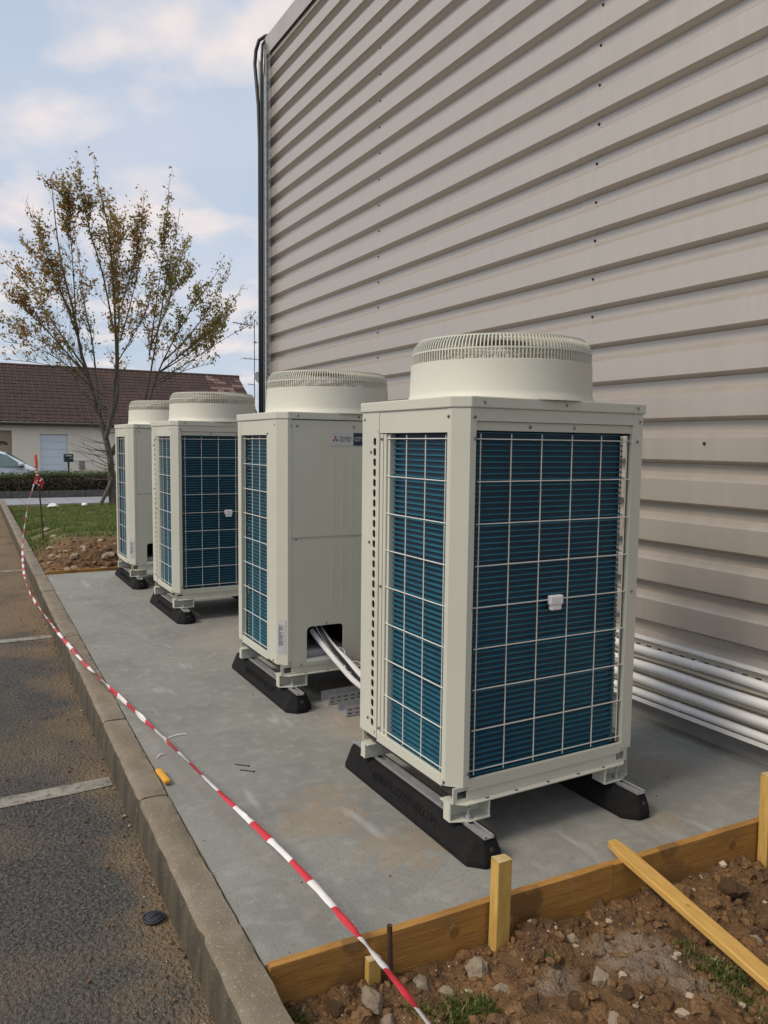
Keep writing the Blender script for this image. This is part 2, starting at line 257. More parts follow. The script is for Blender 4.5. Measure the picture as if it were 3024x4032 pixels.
# ------------------------------------------------------------------ mesh helpers
class MB:
    def __init__(s): s.v = []; s.f = []; s.m = []
    def add(s, vs, fs, m=0):
        o = len(s.v); s.v += [tuple(p) for p in vs]; s.f += [tuple(i + o for i in f) for f in fs]; s.m += [m] * len(fs); return s
    def box(s, x0, x1, y0, y1, z0, z1, m=0):
        return s.add([(x0, y0, z0), (x1, y0, z0), (x1, y1, z0), (x0, y1, z0), (x0, y0, z1), (x1, y0, z1), (x1, y1, z1), (x0, y1, z1)],
                     [(3, 2, 1, 0), (4, 5, 6, 7), (0, 1, 5, 4), (1, 2, 6, 5), (2, 3, 7, 6), (3, 0, 4, 7)], m)
    def prism(s, poly, a0, a1, axis='z', m=0):
        n = len(poly)
        def P(p, a):
            return {'z': (p[0], p[1], a), 'y': (p[0], a, p[1]), 'x': (a, p[0], p[1])}[axis]
        vs = [P(p, a0) for p in poly] + [P(p, a1) for p in poly]
        fs = [tuple(range(n - 1, -1, -1)), tuple(range(n, 2 * n))] + [(i, (i + 1) % n, (i + 1) % n + n, i + n) for i in range(n)]
        return s.add(vs, fs, m)
    def tube(s, pts, r, n=8, m=0, cap=True):
        pts = [Vector(p) for p in pts]; k = len(pts); vs = []; up_ = None
        for i, p in enumerate(pts):
            d = (pts[min(i + 1, k - 1)] - pts[max(i - 1, 0)])
            if d.length < 1e-9: d = Vector((0, 0, 1))
            d.normalize()
            if up_ is None:
                up_ = Vector((0, 0, 1)) if abs(d.z) < 0.9 else Vector((1, 0, 0))
            a = d.cross(up_)
            if a.length < 1e-4: a = d.cross(Vector((0.3, 1, 0.2)))
            a.normalize(); b = a.cross(d); b.normalize(); up_ = b
            rr = r[i] if isinstance(r, (list, tuple)) else r
            for j in range(n):
                t = 2 * PI * j / n
                vs.append(p + a * math.cos(t) * rr + b * math.sin(t) * rr)
        fs = []
        for i in range(k - 1):
            for j in range(n):
                fs.append((i * n + j, i * n + (j + 1) % n, (i + 1) * n + (j + 1) % n, (i + 1) * n + j))
        if cap: fs += [tuple(range(n - 1, -1, -1)), tuple((k - 1) * n + j for j in range(n))]
        return s.add(vs, fs, m)
    def lathe(s, prof, n=48, c=(0, 0), m=0):
        vs = []; fs = []; k = len(prof)
        for i in range(n):
            t = 2 * PI * i / n
            for r, z in prof: vs.append((c[0] + r * math.cos(t), c[1] + r * math.sin(t), z))
        for i in range(n):
            for j in range(k - 1):
                fs.append((i * k + j, ((i + 1) % n) * k + j, ((i + 1) % n) * k + j + 1, i * k + j + 1))
        return s.add(vs, fs, m)
    def mesh(s, name, mats, smooth=False, fix=True):
        me = bpy.data.meshes.new(name); me.from_pydata(s.v, [], s.f)
        for x in mats: me.materials.append(M[x] if isinstance(x, str) else x)
        if len(mats) > 1: me.polygons.foreach_set('material_index', s.m)
        if fix:
            b = bmesh.new(); b.from_mesh(me); bmesh.ops.recalc_face_normals(b, faces=b.faces); b.to_mesh(me); b.free()
        if smooth is not False:
            me.polygons.foreach_set('use_smooth', [True] * len(me.polygons))
            if smooth is not True: me.set_sharp_from_angle(angle=R(smooth))
        me.update(); return me
    def build(s, name, mats, parent=None, smooth=False, loc=(0, 0, 0), rot=(0, 0, 0), fix=True, bevel=0):
        if isinstance(mats, str): mats = [mats]
        me = s.mesh(name, mats, smooth, fix)
        return link(name, me, parent, loc, rot, bevel)
def link(name, me, parent=None, loc=(0, 0, 0), rot=(0, 0, 0), bevel=0):
    o = bpy.data.objects.new(name, me); COL.objects.link(o); o.parent = parent; o.location = loc; o.rotation_euler = rot
    if bevel:
        b = o.modifiers.new('bevel', 'BEVEL'); b.width = bevel; b.segments = 2; b.limit_method = 'ANGLE'; b.angle_limit = R(40)
    return o
def empty(name, loc=(0, 0, 0), rz=0.0):
    o = bpy.data.objects.new(name, None); COL.objects.link(o); o.location = loc; o.rotation_euler = (0, 0, rz); o.empty_display_size = 0.1; return o
def tag(o, label=None, cat=None, group=None, kind=None):
    if label: o['label'] = label
    if cat: o['category'] = cat
    if group: o['group'] = group
    if kind: o['kind'] = kind
    return o
def copy_tree(o, parent=None):
    c = o.copy(); COL.objects.link(c); c.parent = parent
    for ch in [x for x in o.children]: copy_tree(ch, c)
    return c
def text_mesh(txt, size, extrude=0.0, align='LEFT', width=1.0):
    cu = bpy.data.curves.new('t', 'FONT'); cu.body = txt; cu.size = size; cu.extrude = extrude; cu.align_x = align; cu.align_y = 'CENTER'
    cu.resolution_u = 3
    o = bpy.data.objects.new('t', cu); COL.objects.link(o)
    bpy.context.view_layer.update()
    dg = bpy.context.evaluated_depsgraph_get()
    me = bpy.data.meshes.new_from_object(o.evaluated_get(dg))
    bpy.data.objects.remove(o); bpy.data.curves.remove(cu)
    if width != 1.0:
        for v in me.vertices: v.co.x *= width
    return me
def fbm(x, y, z=0.0, o=4):
    return noise.fractal(Vector((x, y, z)), 1.0, 2.0, o)
def kin(y): return -0.825 + 0.024 * y
def kout(y): return -0.958 + 0.024 * y

# ------------------------------------------------------------------ ground setting
g = MB(); g.add([(-400, -300, -0.45), (500, -300, -0.45), (500, 900, -0.45), (-400, 900, -0.45)], [(0, 1, 2, 3)])
tag(g.build('ground', 'far_ground'), kind='structure')
# car park asphalt left of the kerb
rd = MB(); NX, NY = 40, 60
xs = [-14 + 13.2 * (i / NX) ** 0.35 for i in range(NX + 1)]; ys = [-7 + 26.5 * j / NY for j in range(NY + 1)]
vs = []
for y in ys:
    for i, t in enumerate(range(NX + 1)):
        x = -14 + (kout(y) + 0.03 + 14) * (i / NX) ** 0.4
        vs.append((x, y, -0.165 + 0.006 * fbm(x * 0.9, y * 0.9)))
rd.add(vs, [(j * (NX + 1) + i, j * (NX + 1) + i + 1, (j + 1) * (NX + 1) + i + 1, (j + 1) * (NX + 1) + i) for j in range(NY) for i in range(NX)])
road = tag(rd.build('car_park_asphalt', 'asphalt', smooth=True), kind='structure')
for y0, lab in ((1.605, 'nearest'), (4.815, 'middle'), (8.63, 'farthest')):
    p = MB()
    n = 24; vs = []; x1 = kout(y0) - 0.012
    for i in range(n + 1):
        x = x1 - 4.6 * i / n
        w = 0.058 + 0.005 * fbm(x * 9, y0 * 3); zl = -0.1605 + 0.006 * fbm(x * 0.9, y0 * 0.9)
        vs += [(x, y0 - w + 0.004 * fbm(x * 14, 3), zl), (x, y0 + w + 0.004 * fbm(x * 14, 9), zl)]
    p.add(vs, [(2 * i, 2 * i + 1, 2 * i + 3, 2 * i + 2) for i in range(n)])
    p.build('bay_line', 'road_paint', parent=road)
# concrete slab
sl = MB()
def fy(x): return -0.262 - 0.0505 * (x + 0.815)
vs = []; nx, ny = 30, 70
for j in range(ny + 1):
    for i in range(nx + 1):
        u = i / nx; v = j / ny
        y0 = fy(-0.83 + u * 2.66); y = y0 + v * (7.14 - y0)
        x = kin(y) + 0.002 + u * (1.835 - kin(y)); vs.append((x, y, 0.0 + 0.0025 * fbm(x * 1.5, y * 1.5)))
fs = [(j * (nx + 1) + i, j * (nx + 1) + i + 1, (j + 1) * (nx + 1) + i + 1, (j + 1) * (nx + 1) + i) for j in range(ny) for i in range(nx)]
sl.add(vs, fs)
b0 = len(sl.v)
rim = [i for i in range(nx + 1)] + [j * (nx + 1) + nx for j in range(1, ny + 1)] + [ny * (nx + 1) + i for i in range(nx - 1, -1, -1)] + [j * (nx + 1) for j in range(ny - 1, 0, -1)]
sl.v += [(sl.v[i][0], sl.v[i][1], -0.22) for i in rim]
k = len(rim)
for i in range(k):
    sl.f.append((rim[i], b0 + i, b0 + (i + 1) % k, rim[(i + 1) % k])); sl.m.append(0)
tag(sl.build('concrete_slab', 'concrete', smooth=35), kind='structure')
# kerb: stones on a mortar bed
ANG = -math.atan(0.024)
kb = MB(); kb.prism([(kout(-7) + 0.012, -7), (kin(-7) - 0.006, -7), (kin(19) - 0.006, 19), (kout(19) + 0.012, 19)], -0.26, -0.012)
kerb = tag(kb.build('kerb', 'joint'), kind='structure')
def kerb_stone_mesh(seed):
    ln = 1.0205; prof = [(0.0, -0.25), (0.0, -0.10), (0.004, -0.03), (0.010, -0.012), (0.022, 0.0), (0.036, 0.004), (0.08, 0.003), (0.126, 0.001), (0.129, -0.004), (0.129, -0.25)]
    n = 26; vs = []; m = MB(); kk = len(prof)
    for i in range(n + 1):
        y = ln * i / n
        e = 0.006 if i in (0, n) else 0.0
        for j, (x, z) in enumerate(prof):
            w = 0.0035 * fbm(y * 9 + seed * 13, j * 0.8, seed) if 0 < j < kk - 1 else 0
            vs.append((x + w + (e if j < 4 else 0), y, z + w - (e if 1 < j < 9 else 0)))
    fs = [(i * kk + j, i * kk + j + 1, (i + 1) * kk + j + 1, (i + 1) * kk + j) for i in range(n) for j in range(kk - 1)]
    fs += [tuple(range(kk - 1, -1, -1)), tuple(n * kk + j for j in range(kk))]
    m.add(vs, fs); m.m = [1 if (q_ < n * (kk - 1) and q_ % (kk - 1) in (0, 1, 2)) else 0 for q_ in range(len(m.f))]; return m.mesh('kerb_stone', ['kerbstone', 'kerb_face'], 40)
kms = [kerb_stone_mesh(i) for i in range(4)]
for i in range(-7, 19):
    y = -0.03 + 1.0265 * i
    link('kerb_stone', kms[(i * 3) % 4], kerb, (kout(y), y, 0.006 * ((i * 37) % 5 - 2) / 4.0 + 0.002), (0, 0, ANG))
# soil in front of the formwork
def soil_h(x, y):
    d = -y - 0.33
    h = -0.145 + 0.045 * fbm(x * 2.2, y * 2.2, 3) + 0.030 * (0.45 - abs(fbm(x * 7, y * 7, 1))) + 0.020 * abs(fbm(x * 19, y * 19, 7, 2)) + 0.006 * fbm(x * 42, y * 42, 2, 1)
    vd = noise.voronoi(Vector((x * 13 + 0.6 * fbm(x * 9, y * 9, 4), y * 13 + 0.6 * fbm(x * 9, y * 9, 14), 0.3)))[0]
    h += max(0.0, 0.6 - vd[0]) * 0.060 * max(0.0, 0.4 + fbm(x * 3.1, y * 3.1, 21))
    if y > -1.3:
        ve = noise.voronoi(Vector((x * 31, y * 31, 1.3)))[0]; h += max(0.0, 0.55 - ve[0]) * 0.016 * max(0.0, 0.5 + fbm(x * 4.1, y * 4.1, 31))
    h += 0.055 * math.exp(-((x - 0.05) / 0.10) ** 2 - ((y + 0.42) / 0.06) ** 2) - 0.03 * math.exp(-((x - 0.22) / 0.10) ** 2 - ((y + 0.44) / 0.07) ** 2)
    h += 0.03 * math.exp(-((x - 0.75) / 0.3) ** 2 - ((y + 0.5) / 0.12) ** 2) + 0.02 * math.exp(-((x + 0.62) / 0.2) ** 2 - ((y + 0.38) / 0.1) ** 2)
    h -= 0.035 * math.exp(-((x - 1.3) / 0.2) ** 2 - ((y + 0.5) / 0.2) ** 2)
    if x < kin(y) + 0.08: h = min(h, -0.10)
    return h
so = MB(); nx, ny = 380, 240; vs = []
for j in range(ny + 1):
    v = j / ny
    for i in range(nx + 1):
        u = i / nx
        x0 = kin(-1) - 0.03; x = x0 + 4.6 * u ** 1.35
        y = fy(min(x, 1.9)) - 0.02 - 5.5 * v ** 2.2
        vs.append((x, y, soil_h(x, y)))
so.add(vs, [(j * (nx + 1) + i, j * (nx + 1) + i + 1, (j + 1) * (nx + 1) + i + 1, (j + 1) * (nx + 1) + i) for j in range(ny) for i in range(nx)])
tag(so.build('bare_soil', 'soil', smooth=True), kind='structure')
# lawn and soil bank beyond the slab
def lawn_h(x, y):
    d = max(0.0, x - kin(y))
    hb = -0.01 + 0.23 * min(1.0, d / 0.5)
    t = min(1.0, max(0.0, (y - 7.17 - 0.12 * (0.5 + fbm(x * 3.0, 7.7))) / 0.28)); t = t * t * (3 - 2 * t)
    f = min(1.0, max(0.0, (y - 8.0) / 10.5))
    h = hb * t * (1 - f) - 0.10 * f
    rough = 1.0 if y < 8.3 else (0.3 if y > 9.3 else 1.0 - 0.7 * (y - 8.3))
    h += min(1.0, d / 0.12) * rough * (0.06 * fbm(x * 3, y * 3, 2) * t + 0.05 * fbm(x * 9, y * 9, 5) * t + 0.03 * fbm(x * 24, y * 24, 6))
    return h - 0.01
la = MB(); nx, ny = 130, 190; vs = []
for j in range(ny + 1):
    y = 7.165 + 11.15 * (j / ny) ** 2.0
    for i in range(nx + 1):
        u = i / nx; x = kin(y) + 0.0 + (9.0 * u ** 1.7); vs.append((x, y, lawn_h(x, y)))
la.add(vs, [(j * (nx + 1) + i, j * (nx + 1) + i + 1, (j + 1) * (nx + 1) + i + 1, (j + 1) * (nx + 1) + i) for j in range(ny) for i in range(nx)])
tag(la.build('lawn', 'lawn', smooth=True), kind='structure')
# pavement with slabs, street
pv = MB(); pv.box(-14, 12, 17.9, 22.28, -0.40, -0.172)
pave = tag(pv.build('pavement', 'joint'), kind='structure')
ps = MB(); ps.box(0, 0.58, 0, 0.58, 0, 0.012); psm = ps.mesh('paving_slab', ['paver'])
for i in range(24):
    for j in range(4):
        link('paving_slab', psm, pave, (-5.2 + 0.6 * i, 19.87 + 0.6 * j, -0.1715))
st = MB(); st.add([(-60, 23.9, -0.36), (60, 23.9, -0.36), (60, 34.5, -0.36), (-60, 34.5, -0.36)], [(0, 1, 2, 3)])
tag(st.build('street', 'street'), kind='structure')

# ------------------------------------------------------------------ clad building
WX = 1.80; RZ = -0.0034; PIT = 0.2244; Z0 = 2.1215
bld = empty('clad_building', (WX, 0, 0), RZ)
tag(bld, 'tall building clad in taupe horizontally ribbed metal sheets', 'building')
ZT = 6.03
core = MB(); core.box(0.07, 7.0, -7.0, 6.70, -0.3, ZT); core.build('wall', 'wallcore', bld)
base = MB(); base.box(-0.005, 0.055, -7.0, 6.70, -0.28, 0.41); base.build('base_wall', 'basewall', bld)
prof = []
for i in range(8, -19, -1):
    ze = Z0 - i * PIT        # lower edge of this crest; the profile below it follows
    prof += [(0.048, ze - 0.070), (0.048, ze - 0.022), (0.0, ze)] if i == 8 else [(0.0, ze - 0.107), (0.048, ze - 0.070), (0.048, ze - 0.022), (0.0, ze)]
prof = [p for p in prof if 0.435 <= p[1] <= ZT]
prof = [(0.03, 0.432)] + prof if prof[0][0] > 0.01 else prof
prof.append((0.0, ZT))
def sheet(y0, y1, off):
    m = MB(); n = max(2, int((y1 - y0) / 0.25)); k = len(prof); vs = []
    for j in range(n + 1):
        y = y0 + (y1 - y0) * j / n
        for i, (x, z) in enumerate(prof):
            w = 0.0016 * fbm(y * 0.7, z * 2.5, 4 + off * 900)
            vs.append((x + off + w, y, z + 0.0012 * fbm(y * 0.5, z * 3, 9)))
    m.add(vs, [(j * k + i, j * k + i + 1, (j + 1) * k + i + 1, (j + 1) * k + i) for j in range(n) for i in range(k - 1)])
    return m.build('cladding_sheet', 'cladding', bld)
sheets = [sheet(-7.0, 1.40, 0.0), sheet(1.36, 6.68, 0.004)]
sc = MB(); sc.lathe([(0.0, 0.010), (0.004, 0.010), (0.0055, 0.006), (0.0055, 0.003), (0.009, 0.002), (0.009, 0.0)], 8)
wall_screw = sc.mesh('screw', ['dark_metal'], 40)
for yy, sh in ((1.285, sheets[0]), (4.007, sheets[1]), (-1.6, sheets[0])):
    for i in range(-17, 1):
        z = Z0 - i * PIT - 0.052
        if z < ZT - 0.1: link('screw', wall_screw, sh, (0.048 + (0.004 if sh is sheets[1] else 0), yy + 0.004 * math.sin(i * 2.3), z), (0, -PI / 2, 0))
link('screw', wall_screw, sheets[0], (-0.0005, 0.40, 1.535), (0, -PI / 2, 0))
fl = MB(); fl.box(-0.018, 0.20, -7.0, 6.735, ZT + 0.002, ZT + 0.17); fl.box(-0.024, -0.018, -7.0, 6.737, ZT - 0.045, ZT + 0.172)
fl.build('parapet_flashing', 'flashing', bld, bevel=0.004)
cf = MB(); cf.box(-0.004, 0.09, 6.682, 6.73, 0.40, ZT + 0.001); cf.build('corner_flashing', 'flashing', bld)
df = MB(); df.prism([(-0.012, 0.418), (0.032, 0.436), (0.032, 0.440), (-0.012, 0.423)], -7.0, 6.68, axis='y'); df.build('drip_flashing', 'flashing', bld)

# wall tray with the insulated pipes
tr = empty('pipe_tray', (WX - 0.012, 0, 0), RZ)
tag(tr, 'long cream perforated tray carrying white pipes along foot of clad wall', 'cable tray')
t = MB(); t.box(-0.004, 0.0, -6.9, 6.6, 0.118, 0.455); t.build('back_plate', 'pvc_cream', tr)
t = MB(); t.box(-0.085, -0.004, -6.9, 6.6, 0.114, 0.118); t.box(-0.088, -0.085, -6.9, 6.6, 0.114, 0.136); t.build('lower_lip', 'pvc', tr)
t = MB(); t.box(-0.035, -0.004, -6.9, 6.6, 0.455, 0.460); t.box(-0.038, -0.035, -6.9, 6.6, 0.448, 0.460); t.build('upper_lip', 'pvc', tr)
t = MB()
for i in range(120):
    for z in (0.385, 0.405):
        yy = -3 + 0.075 * i
        t.box(-0.0052, -0.0045, yy, yy + 0.03, z, z + 0.007)
t.build('slot_row', 'black_print', tr)
def pipe(label, z, r, dx, mt, seed, amp=0.012, ties=True, cat='pipe'):
    pts = []
    for i in range(90):
        y = -6.5 + i * 0.145
        pts.append((WX - 0.012 + dx + amp * 0.5 * fbm(y * 0.8, seed, 2), y, z + amp * fbm(y * 0.7, seed, 5)))
    o = empty('insulated_pipe', (0, 0, 0))
    tag(o, label, cat, 'white pipes in the wall tray')
    MB().tube(pts, r, 12).build('lagging', mt, o, smooth=True)
    if ties:
        for k in range(12):
            y = -1.55 + 0.62 * k + 0.03 * seed
            x_ = WX - 0.012 + dx + amp * 0.5 * fbm(y * 0.8, seed, 2); z_ = z + amp * fbm(y * 0.7, seed, 5)
            a = MB(); a.tube([(x_, y - 0.006, z_), (x_, y + 0.006, z_)], r + 0.0025, 12)
            a.build('joint_tape', 'foam_white', o, smooth=40)
    return o
pipe('topmost thick white lagged pipe in the wall tray', 0.392, 0.0235, -0.045, 'pvc', 1.0, 0.016)
pipe('second thick white lagged pipe from the top of wall tray', 0.308, 0.0255, -0.055, 'pvc', 2.0)
pipe('third thick white lagged pipe from the top of wall tray', 0.224, 0.0245, -0.055, 'pvc', 3.0)
pipe('lowest thick white lagged pipe in the wall tray', 0.152, 0.0215, -0.055, 'pvc', 4.0, 0.004)
pipe('thin cream pipe behind the two upper thick pipes', 0.348, 0.014, -0.022, 'pvc_cream', 5.0, 0.016, False)
pipe('thin cream pipe between second and third thick pipes', 0.266, 0.013, -0.024, 'pvc_cream', 6.0, 0.01, False)
pipe('thin cream pipe just above the lowest thick pipe', 0.187, 0.012, -0.026, 'pvc_cream', 7.0, 0.008, False)

# vertical wire tray with cables on the far corner
vt = empty('wire_cable_tray', (WX - 0.03, 0, 0), RZ)
tag(vt, 'vertical wire mesh cable tray up the far corner of clad building', 'cable tray')
m = MB()
for y in (6.55, 6.60, 6.65, 6.70, 6.80):
    m.tube([(0.012 if y < 6.75 else -0.03, y, 0.5), (0.012 if y < 6.75 else -0.03, y, 6.0)], 0.0035, 5)
m.tube([(-0.04, 6.55, 0.5), (-0.04, 6.55, 6.0)], 0.0035, 5); m.tube([(-0.04, 6.70, 0.5), (-0.04, 6.70, 6.0)], 0.0035, 5)
m.build('long_wire', 'galv', vt)
m = MB(); m.tube([(-0.042, 6.55, 0), (0.008, 6.55, 0), (0.008, 6.70, 0), (-0.042, 6.70, 0)], 0.003, 5); rung = m.mesh('rung', ['galv'])
for i in range(56): link('rung', rung, vt, (0, 0, 0.5 + 0.1 * i))
m = MB(); m.box(-0.045, -0.025, 6.735, 6.757, 0.45, 5.95); m.build('cover_strip', 'ivory', vt, bevel=0.004)
def cable(label, pts, r, mt):
    o = MB().tube(pts, r, 8).build('cable', mt, smooth=True); tag(o, label, 'cable', 'cables up the corner tray'); return o
X = WX - 0.03
cable('thick black cable looping over the parapet at building corner', [(X - 0.035, 6.70, 0.5), (X - 0.035, 6.70, 3.0), (X - 0.035, 6.70, 5.0), (X - 0.035, 6.74, 5.45), (X - 0.035, 6.81, 5.75), (X - 0.04, 6.84, 5.95), (X - 0.03, 6.83, 6.10), (X - 0.01, 6.78, 6.20), (X + 0.05, 6.74, 6.245), (X + 0.2, 6.6, 6.25)], 0.022, 'cable')
cable('second black cable hugging the corner tray beside the loop', [(X - 0.03, 6.65, 0.5), (X - 0.03, 6.65, 3.0), (X - 0.03, 6.65, 5.6), (X - 0.02, 6.67, 5.9), (X + 0.0, 6.70, 6.12), (X + 0.06, 6.70, 6.22), (X + 0.2, 6.55, 6.24)], 0.017, 'cable')
cable('thin grey green cable at inner edge of corner tray', [(X - 0.022, 6.598, 0.5), (X - 0.022, 6.598, 3.0), (X - 0.022, 6.60, 5.7), (X + 0.01, 6.62, 6.1)], 0.010, 'cable_green')

# ------------------------------------------------------------------ condenser units
UW, UD, CH = 0.92, 0.74, 0.049
ZB, ZC, ZTOP = 0.24, 1.648, 1.689       # column foot, cap underside, cap top
screw_b = MB(); screw_b.lathe([(0.0, 0.0052), (0.004, 0.005), (0.0068, 0.003), (0.0072, 0.0)], 8); screw_b.box(-0.0055, 0.0055, -0.0009, 0.0009, 0.0047, 0.0056, 1); screw_me = screw_b.mesh('screw', ['screw', 'dark_metal'], 40)
def post_poly(cx, cy, sx, sy, ax, ay, c=CH, th=0.004):
    # L-shaped folded corner with a chamfer, corner at (cx,cy), arms run inwards along sx*x and sy*y
    P = lambda u, v: (cx + sx * u, cy + sy * v)
    return [P(c, 0), P(ax, 0), P(ax, 0.022), P(ax - th, 0.022), P(ax - th, th), P(c + th * 0.4, th), P(th, c + th * 0.4), P(th, ay - th), P(0.022, ay - th), P(0.022, ay), P(0, ay), P(0, c)]
def make_unit():
    u = empty('condenser_unit')
    # corner posts (front is -y, rear is +y)
    for cx, cy, sx, sy, ax, ay, cc in ((0, 0, 1, 1, 0.073, 0.206, CH), (0, UD, 1, -1, 0.058, 0.066, 0.004), (UW, UD, -1, -1, 0.075, 0.074, CH)):
        m = MB(); m.prism(post_poly(cx, cy, sx, sy, ax, ay, cc), ZB, ZC - 0.0005); m.build('corner_post', 'ivory', u)
    # front right post with the slotted side strip: folded part plus strip with real holes
    m = MB(); m.prism([(UW - 0.004, 0), (UW - 0.073, 0), (UW - 0.073, 0.02), (UW - 0.069, 0.02), (UW - 0.069, 0.004), (UW - 0.006, 0.004), (UW - 0.004, 0.006), (UW - 0.004, 0.092), (UW, 0.092), (UW, 0.004)], ZB, ZC - 0.0005)
    def hole_cell(yc, zc0, zc1, zc, y0, y1, hw=0.0122, hh=0.0165):
        x0, x1 = UW, UW - 0.004
        outer = [(y0, zc0), (y1, zc0), (y1, zc1), (y0, zc1)]
        b = 0.006
        inner = [(yc - hw + b, zc - hh), (yc + hw - b, zc - hh), (yc + hw, zc - hh + b), (yc + hw, zc + hh - b), (yc + hw - b, zc + hh), (yc - hw + b, zc + hh), (yc - hw, zc + hh - b), (yc - hw, zc - hh + b)]
        vs = [(x0, a, z) for a, z in outer] + [(x0, a, z) for a, z in inner] + [(x1, a, z) for a, z in inner]
        fs = [(0, 1, 5, 4), (1, 6, 5), (1, 2, 7, 6), (2, 8, 7), (2, 3, 9, 8), (3, 10, 9), (3, 0, 11, 10), (0, 4, 11)]
        fs += [(4 + i, 4 + (i + 1) % 8, 12 + (i + 1) % 8, 12 + i) for i in range(8)]
        m.add(vs, fs)
    zs = [1.523 - 0.0437 * i for i in range(29)]
    ya, yb = 0.092, 0.140
    for z in zs: hole_cell(0.116, z - 0.02185, z + 0.02185, z, ya, yb)
    m.box(UW - 0.004, UW, ya, yb, zs[0] + 0.02185, ZC - 0.0005); m.box(UW - 0.004, UW, ya, yb, ZB, zs[-1] - 0.02185)
    m.box(UW - 0.004, UW, yb, 0.1545, ZB, ZC - 0.0005); m.box(UW - 0.022, UW - 0.004, 0.1505, 0.1545, ZB, ZC - 0.0005)
    m.build('slotted_corner_post', 'ivory', u, fix=False)
    m = MB(); m.box(UW - 0.06, UW - 0.055, 0.03, 0.17, ZB, ZC); m.build('inner_baffle', 'dark_metal', u)
    # window jamb behind the slotted strip
    m = MB()
    m.box(UW - 0.030, UW - 0.004, 0.157, 0.181, 0.262, 1.556); m.box(UW - 0.038, UW - 0.006, 0.184, 0.205, 0.262, 1.556); m.box(UW - 0.05, UW - 0.012, 0.208, 0.226, 0.262, 1.556)
    m.build('window_jamb', 'ivory', u, bevel=0.002)
    # headers
    m = MB(); m.box(0.0015, 0.014, 0.2065, UD - 0.0665, 1.559, ZC - 0.0005); m.build('side_header', 'ivory', u)
    m = MB(); m.box(UW - 0.014, UW - 0.0015, 0.156, UD - 0.0745, 1.559, ZC - 0.0005); m.build('side_header', 'ivory', u)
    m = MB(); m.box(0.0585, UW - 0.0755, UD - 0.014, UD - 0.0012, 1.601, ZC - 0.0005); m.build('rear_header', 'ivory', u)
    m = MB(); m.box(0.046, UW - 0.079, UD - 0.020, UD - 0.010, 1.567, 1.5995); m.build('rear_header_strip', 'ivory', u)
    # bottom rails
    m = MB(); m.box(0.0015, 0.016, 0.2065, UD - 0.0665, 0.228, 0.272); m.build('side_rail', 'ivory', u, bevel=0.002)
    m = MB(); m.box(UW - 0.016, UW - 0.0015, 0.156, UD - 0.0745, 0.228, 0.272); m.build('side_rail', 'ivory', u, bevel=0.002)
    m = MB(); m.box(0.0585, UW - 0.0755, UD - 0.016, UD - 0.0012, 0.222, 0.266); m.build('rear_rail', 'ivory', u, bevel=0.002)
    # base pan and beams with bolt flange
    m = MB(); m.box(0.02, UW - 0.02, 0.03, UD - 0.03, 0.205, 0.235); m.build('base_pan', 'dark_metal', u)
    for s, y in ((1, 0.0), (-1, UD)):
        Y = lambda d: y + s * d
        m = MB()
        y0, y1 = sorted((Y(0.010), Y(0.016)))
        m.box(0.075, UW - 0.075, y0, y1, 0.181, 0.2215)                       # web
        m.box(0.012, 0.030, y0, y1, 0.181, 0.2395); m.box(UW - 0.030, UW - 0.012, y0, y1, 0.181, 0.2395)
        m.box(0.030, 0.075, y0, y1, 0.181, 0.190); m.box(UW - 0.075, UW - 0.030, y0, y1, 0.181, 0.190)
        m.box(0.030, 0.075, y0, y1, 0.2225, 0.2395); m.box(UW - 0.075, UW - 0.030, y0, y1, 0.2225, 0.2395)
        m.prism([(0.0, Y(0.03)), (0.06, Y(-0.018)), (UW - 0.06, Y(-0.018)), (UW, Y(0.03)), (UW, Y(0.08)), (0.0, Y(0.08))], 0.1765, 0.181)
        m.build('base_beam', 'ivory', u)
        for xx in (0.16, 0.30, 0.46, 0.62, 0.76):
            q = MB(); q.lathe([(0.0, 0.0012), (0.009, 0.001), (0.009, 0.0)], 10); o = q.build('bolt_slot', 'black_print', u, loc=(xx, Y(-0.004), 0.1811)); o.scale = (1.0, 0.55, 1)
        for c, sx in ((0.0, 1), (UW, -1)):
            m = MB()
            P = lambda a, b: (c + sx * a, Y(b))
            m.prism([P(0, 0.012), P(0.075, -0.020), P(0.165, -0.020), P(0.165, 0.055), P(0, 0.055)], 0.1122, 0.1165)    # foot plate
            m.prism([P(0.0, 0.016), P(0.005, 0.0135), P(0.005, 0.055), P(0, 0.055)], 0.1165, 0.1765)
            m.prism([P(0.158, -0.018), P(0.163, -0.018), P(0.163, 0.055), P(0.158, 0.055)], 0.1165, 0.1765)
            m.prism([P(0.005, 0.050), P(0.158, 0.050), P(0.158, 0.055), P(0.005, 0.055)], 0.1165, 0.1765)
            fb = m.build('foot_bracket', 'ivory', u)
            q = MB(); q.lathe([(0, 0.044), (0.005, 0.044), (0.005, 0.014), (0.011, 0.014), (0.011, 0.004), (0.018, 0.003), (0.018, 0.0)], 10); q.build('anchor_bolt', 'galv', fb, smooth=40, loc=(c + sx * 0.078, Y(0.004), 0.1167))
    # front panels
    m = MB(); m.box(0.0745, UW - 0.0745, 0.001, 0.013, 0.974, ZC - 0.004); up_p = m.build('upper_panel', 'ivory', u, bevel=0.003)
    # lower panel with the rounded pipe opening
    hx0, hx1, hz0, hz1, r = 0.168, 0.402, 0.262, 0.452, 0.028
    X0, X1, Zb, Zt = 0.0745, UW - 0.0745, 0.2235, 0.960
    inn = []
    for (qx, qz, a0) in ((hx1 - r, hz1 - r, 0), (hx0 + r, hz1 - r, 90)):
        for i in range(6): a = R(a0 + 18 * i); inn.append((qx + r * math.cos(a), qz + r * math.sin(a)))
    inn += [(hx0, hz0), (hx1, hz0)]
    m = MB(); n_i = len(inn)
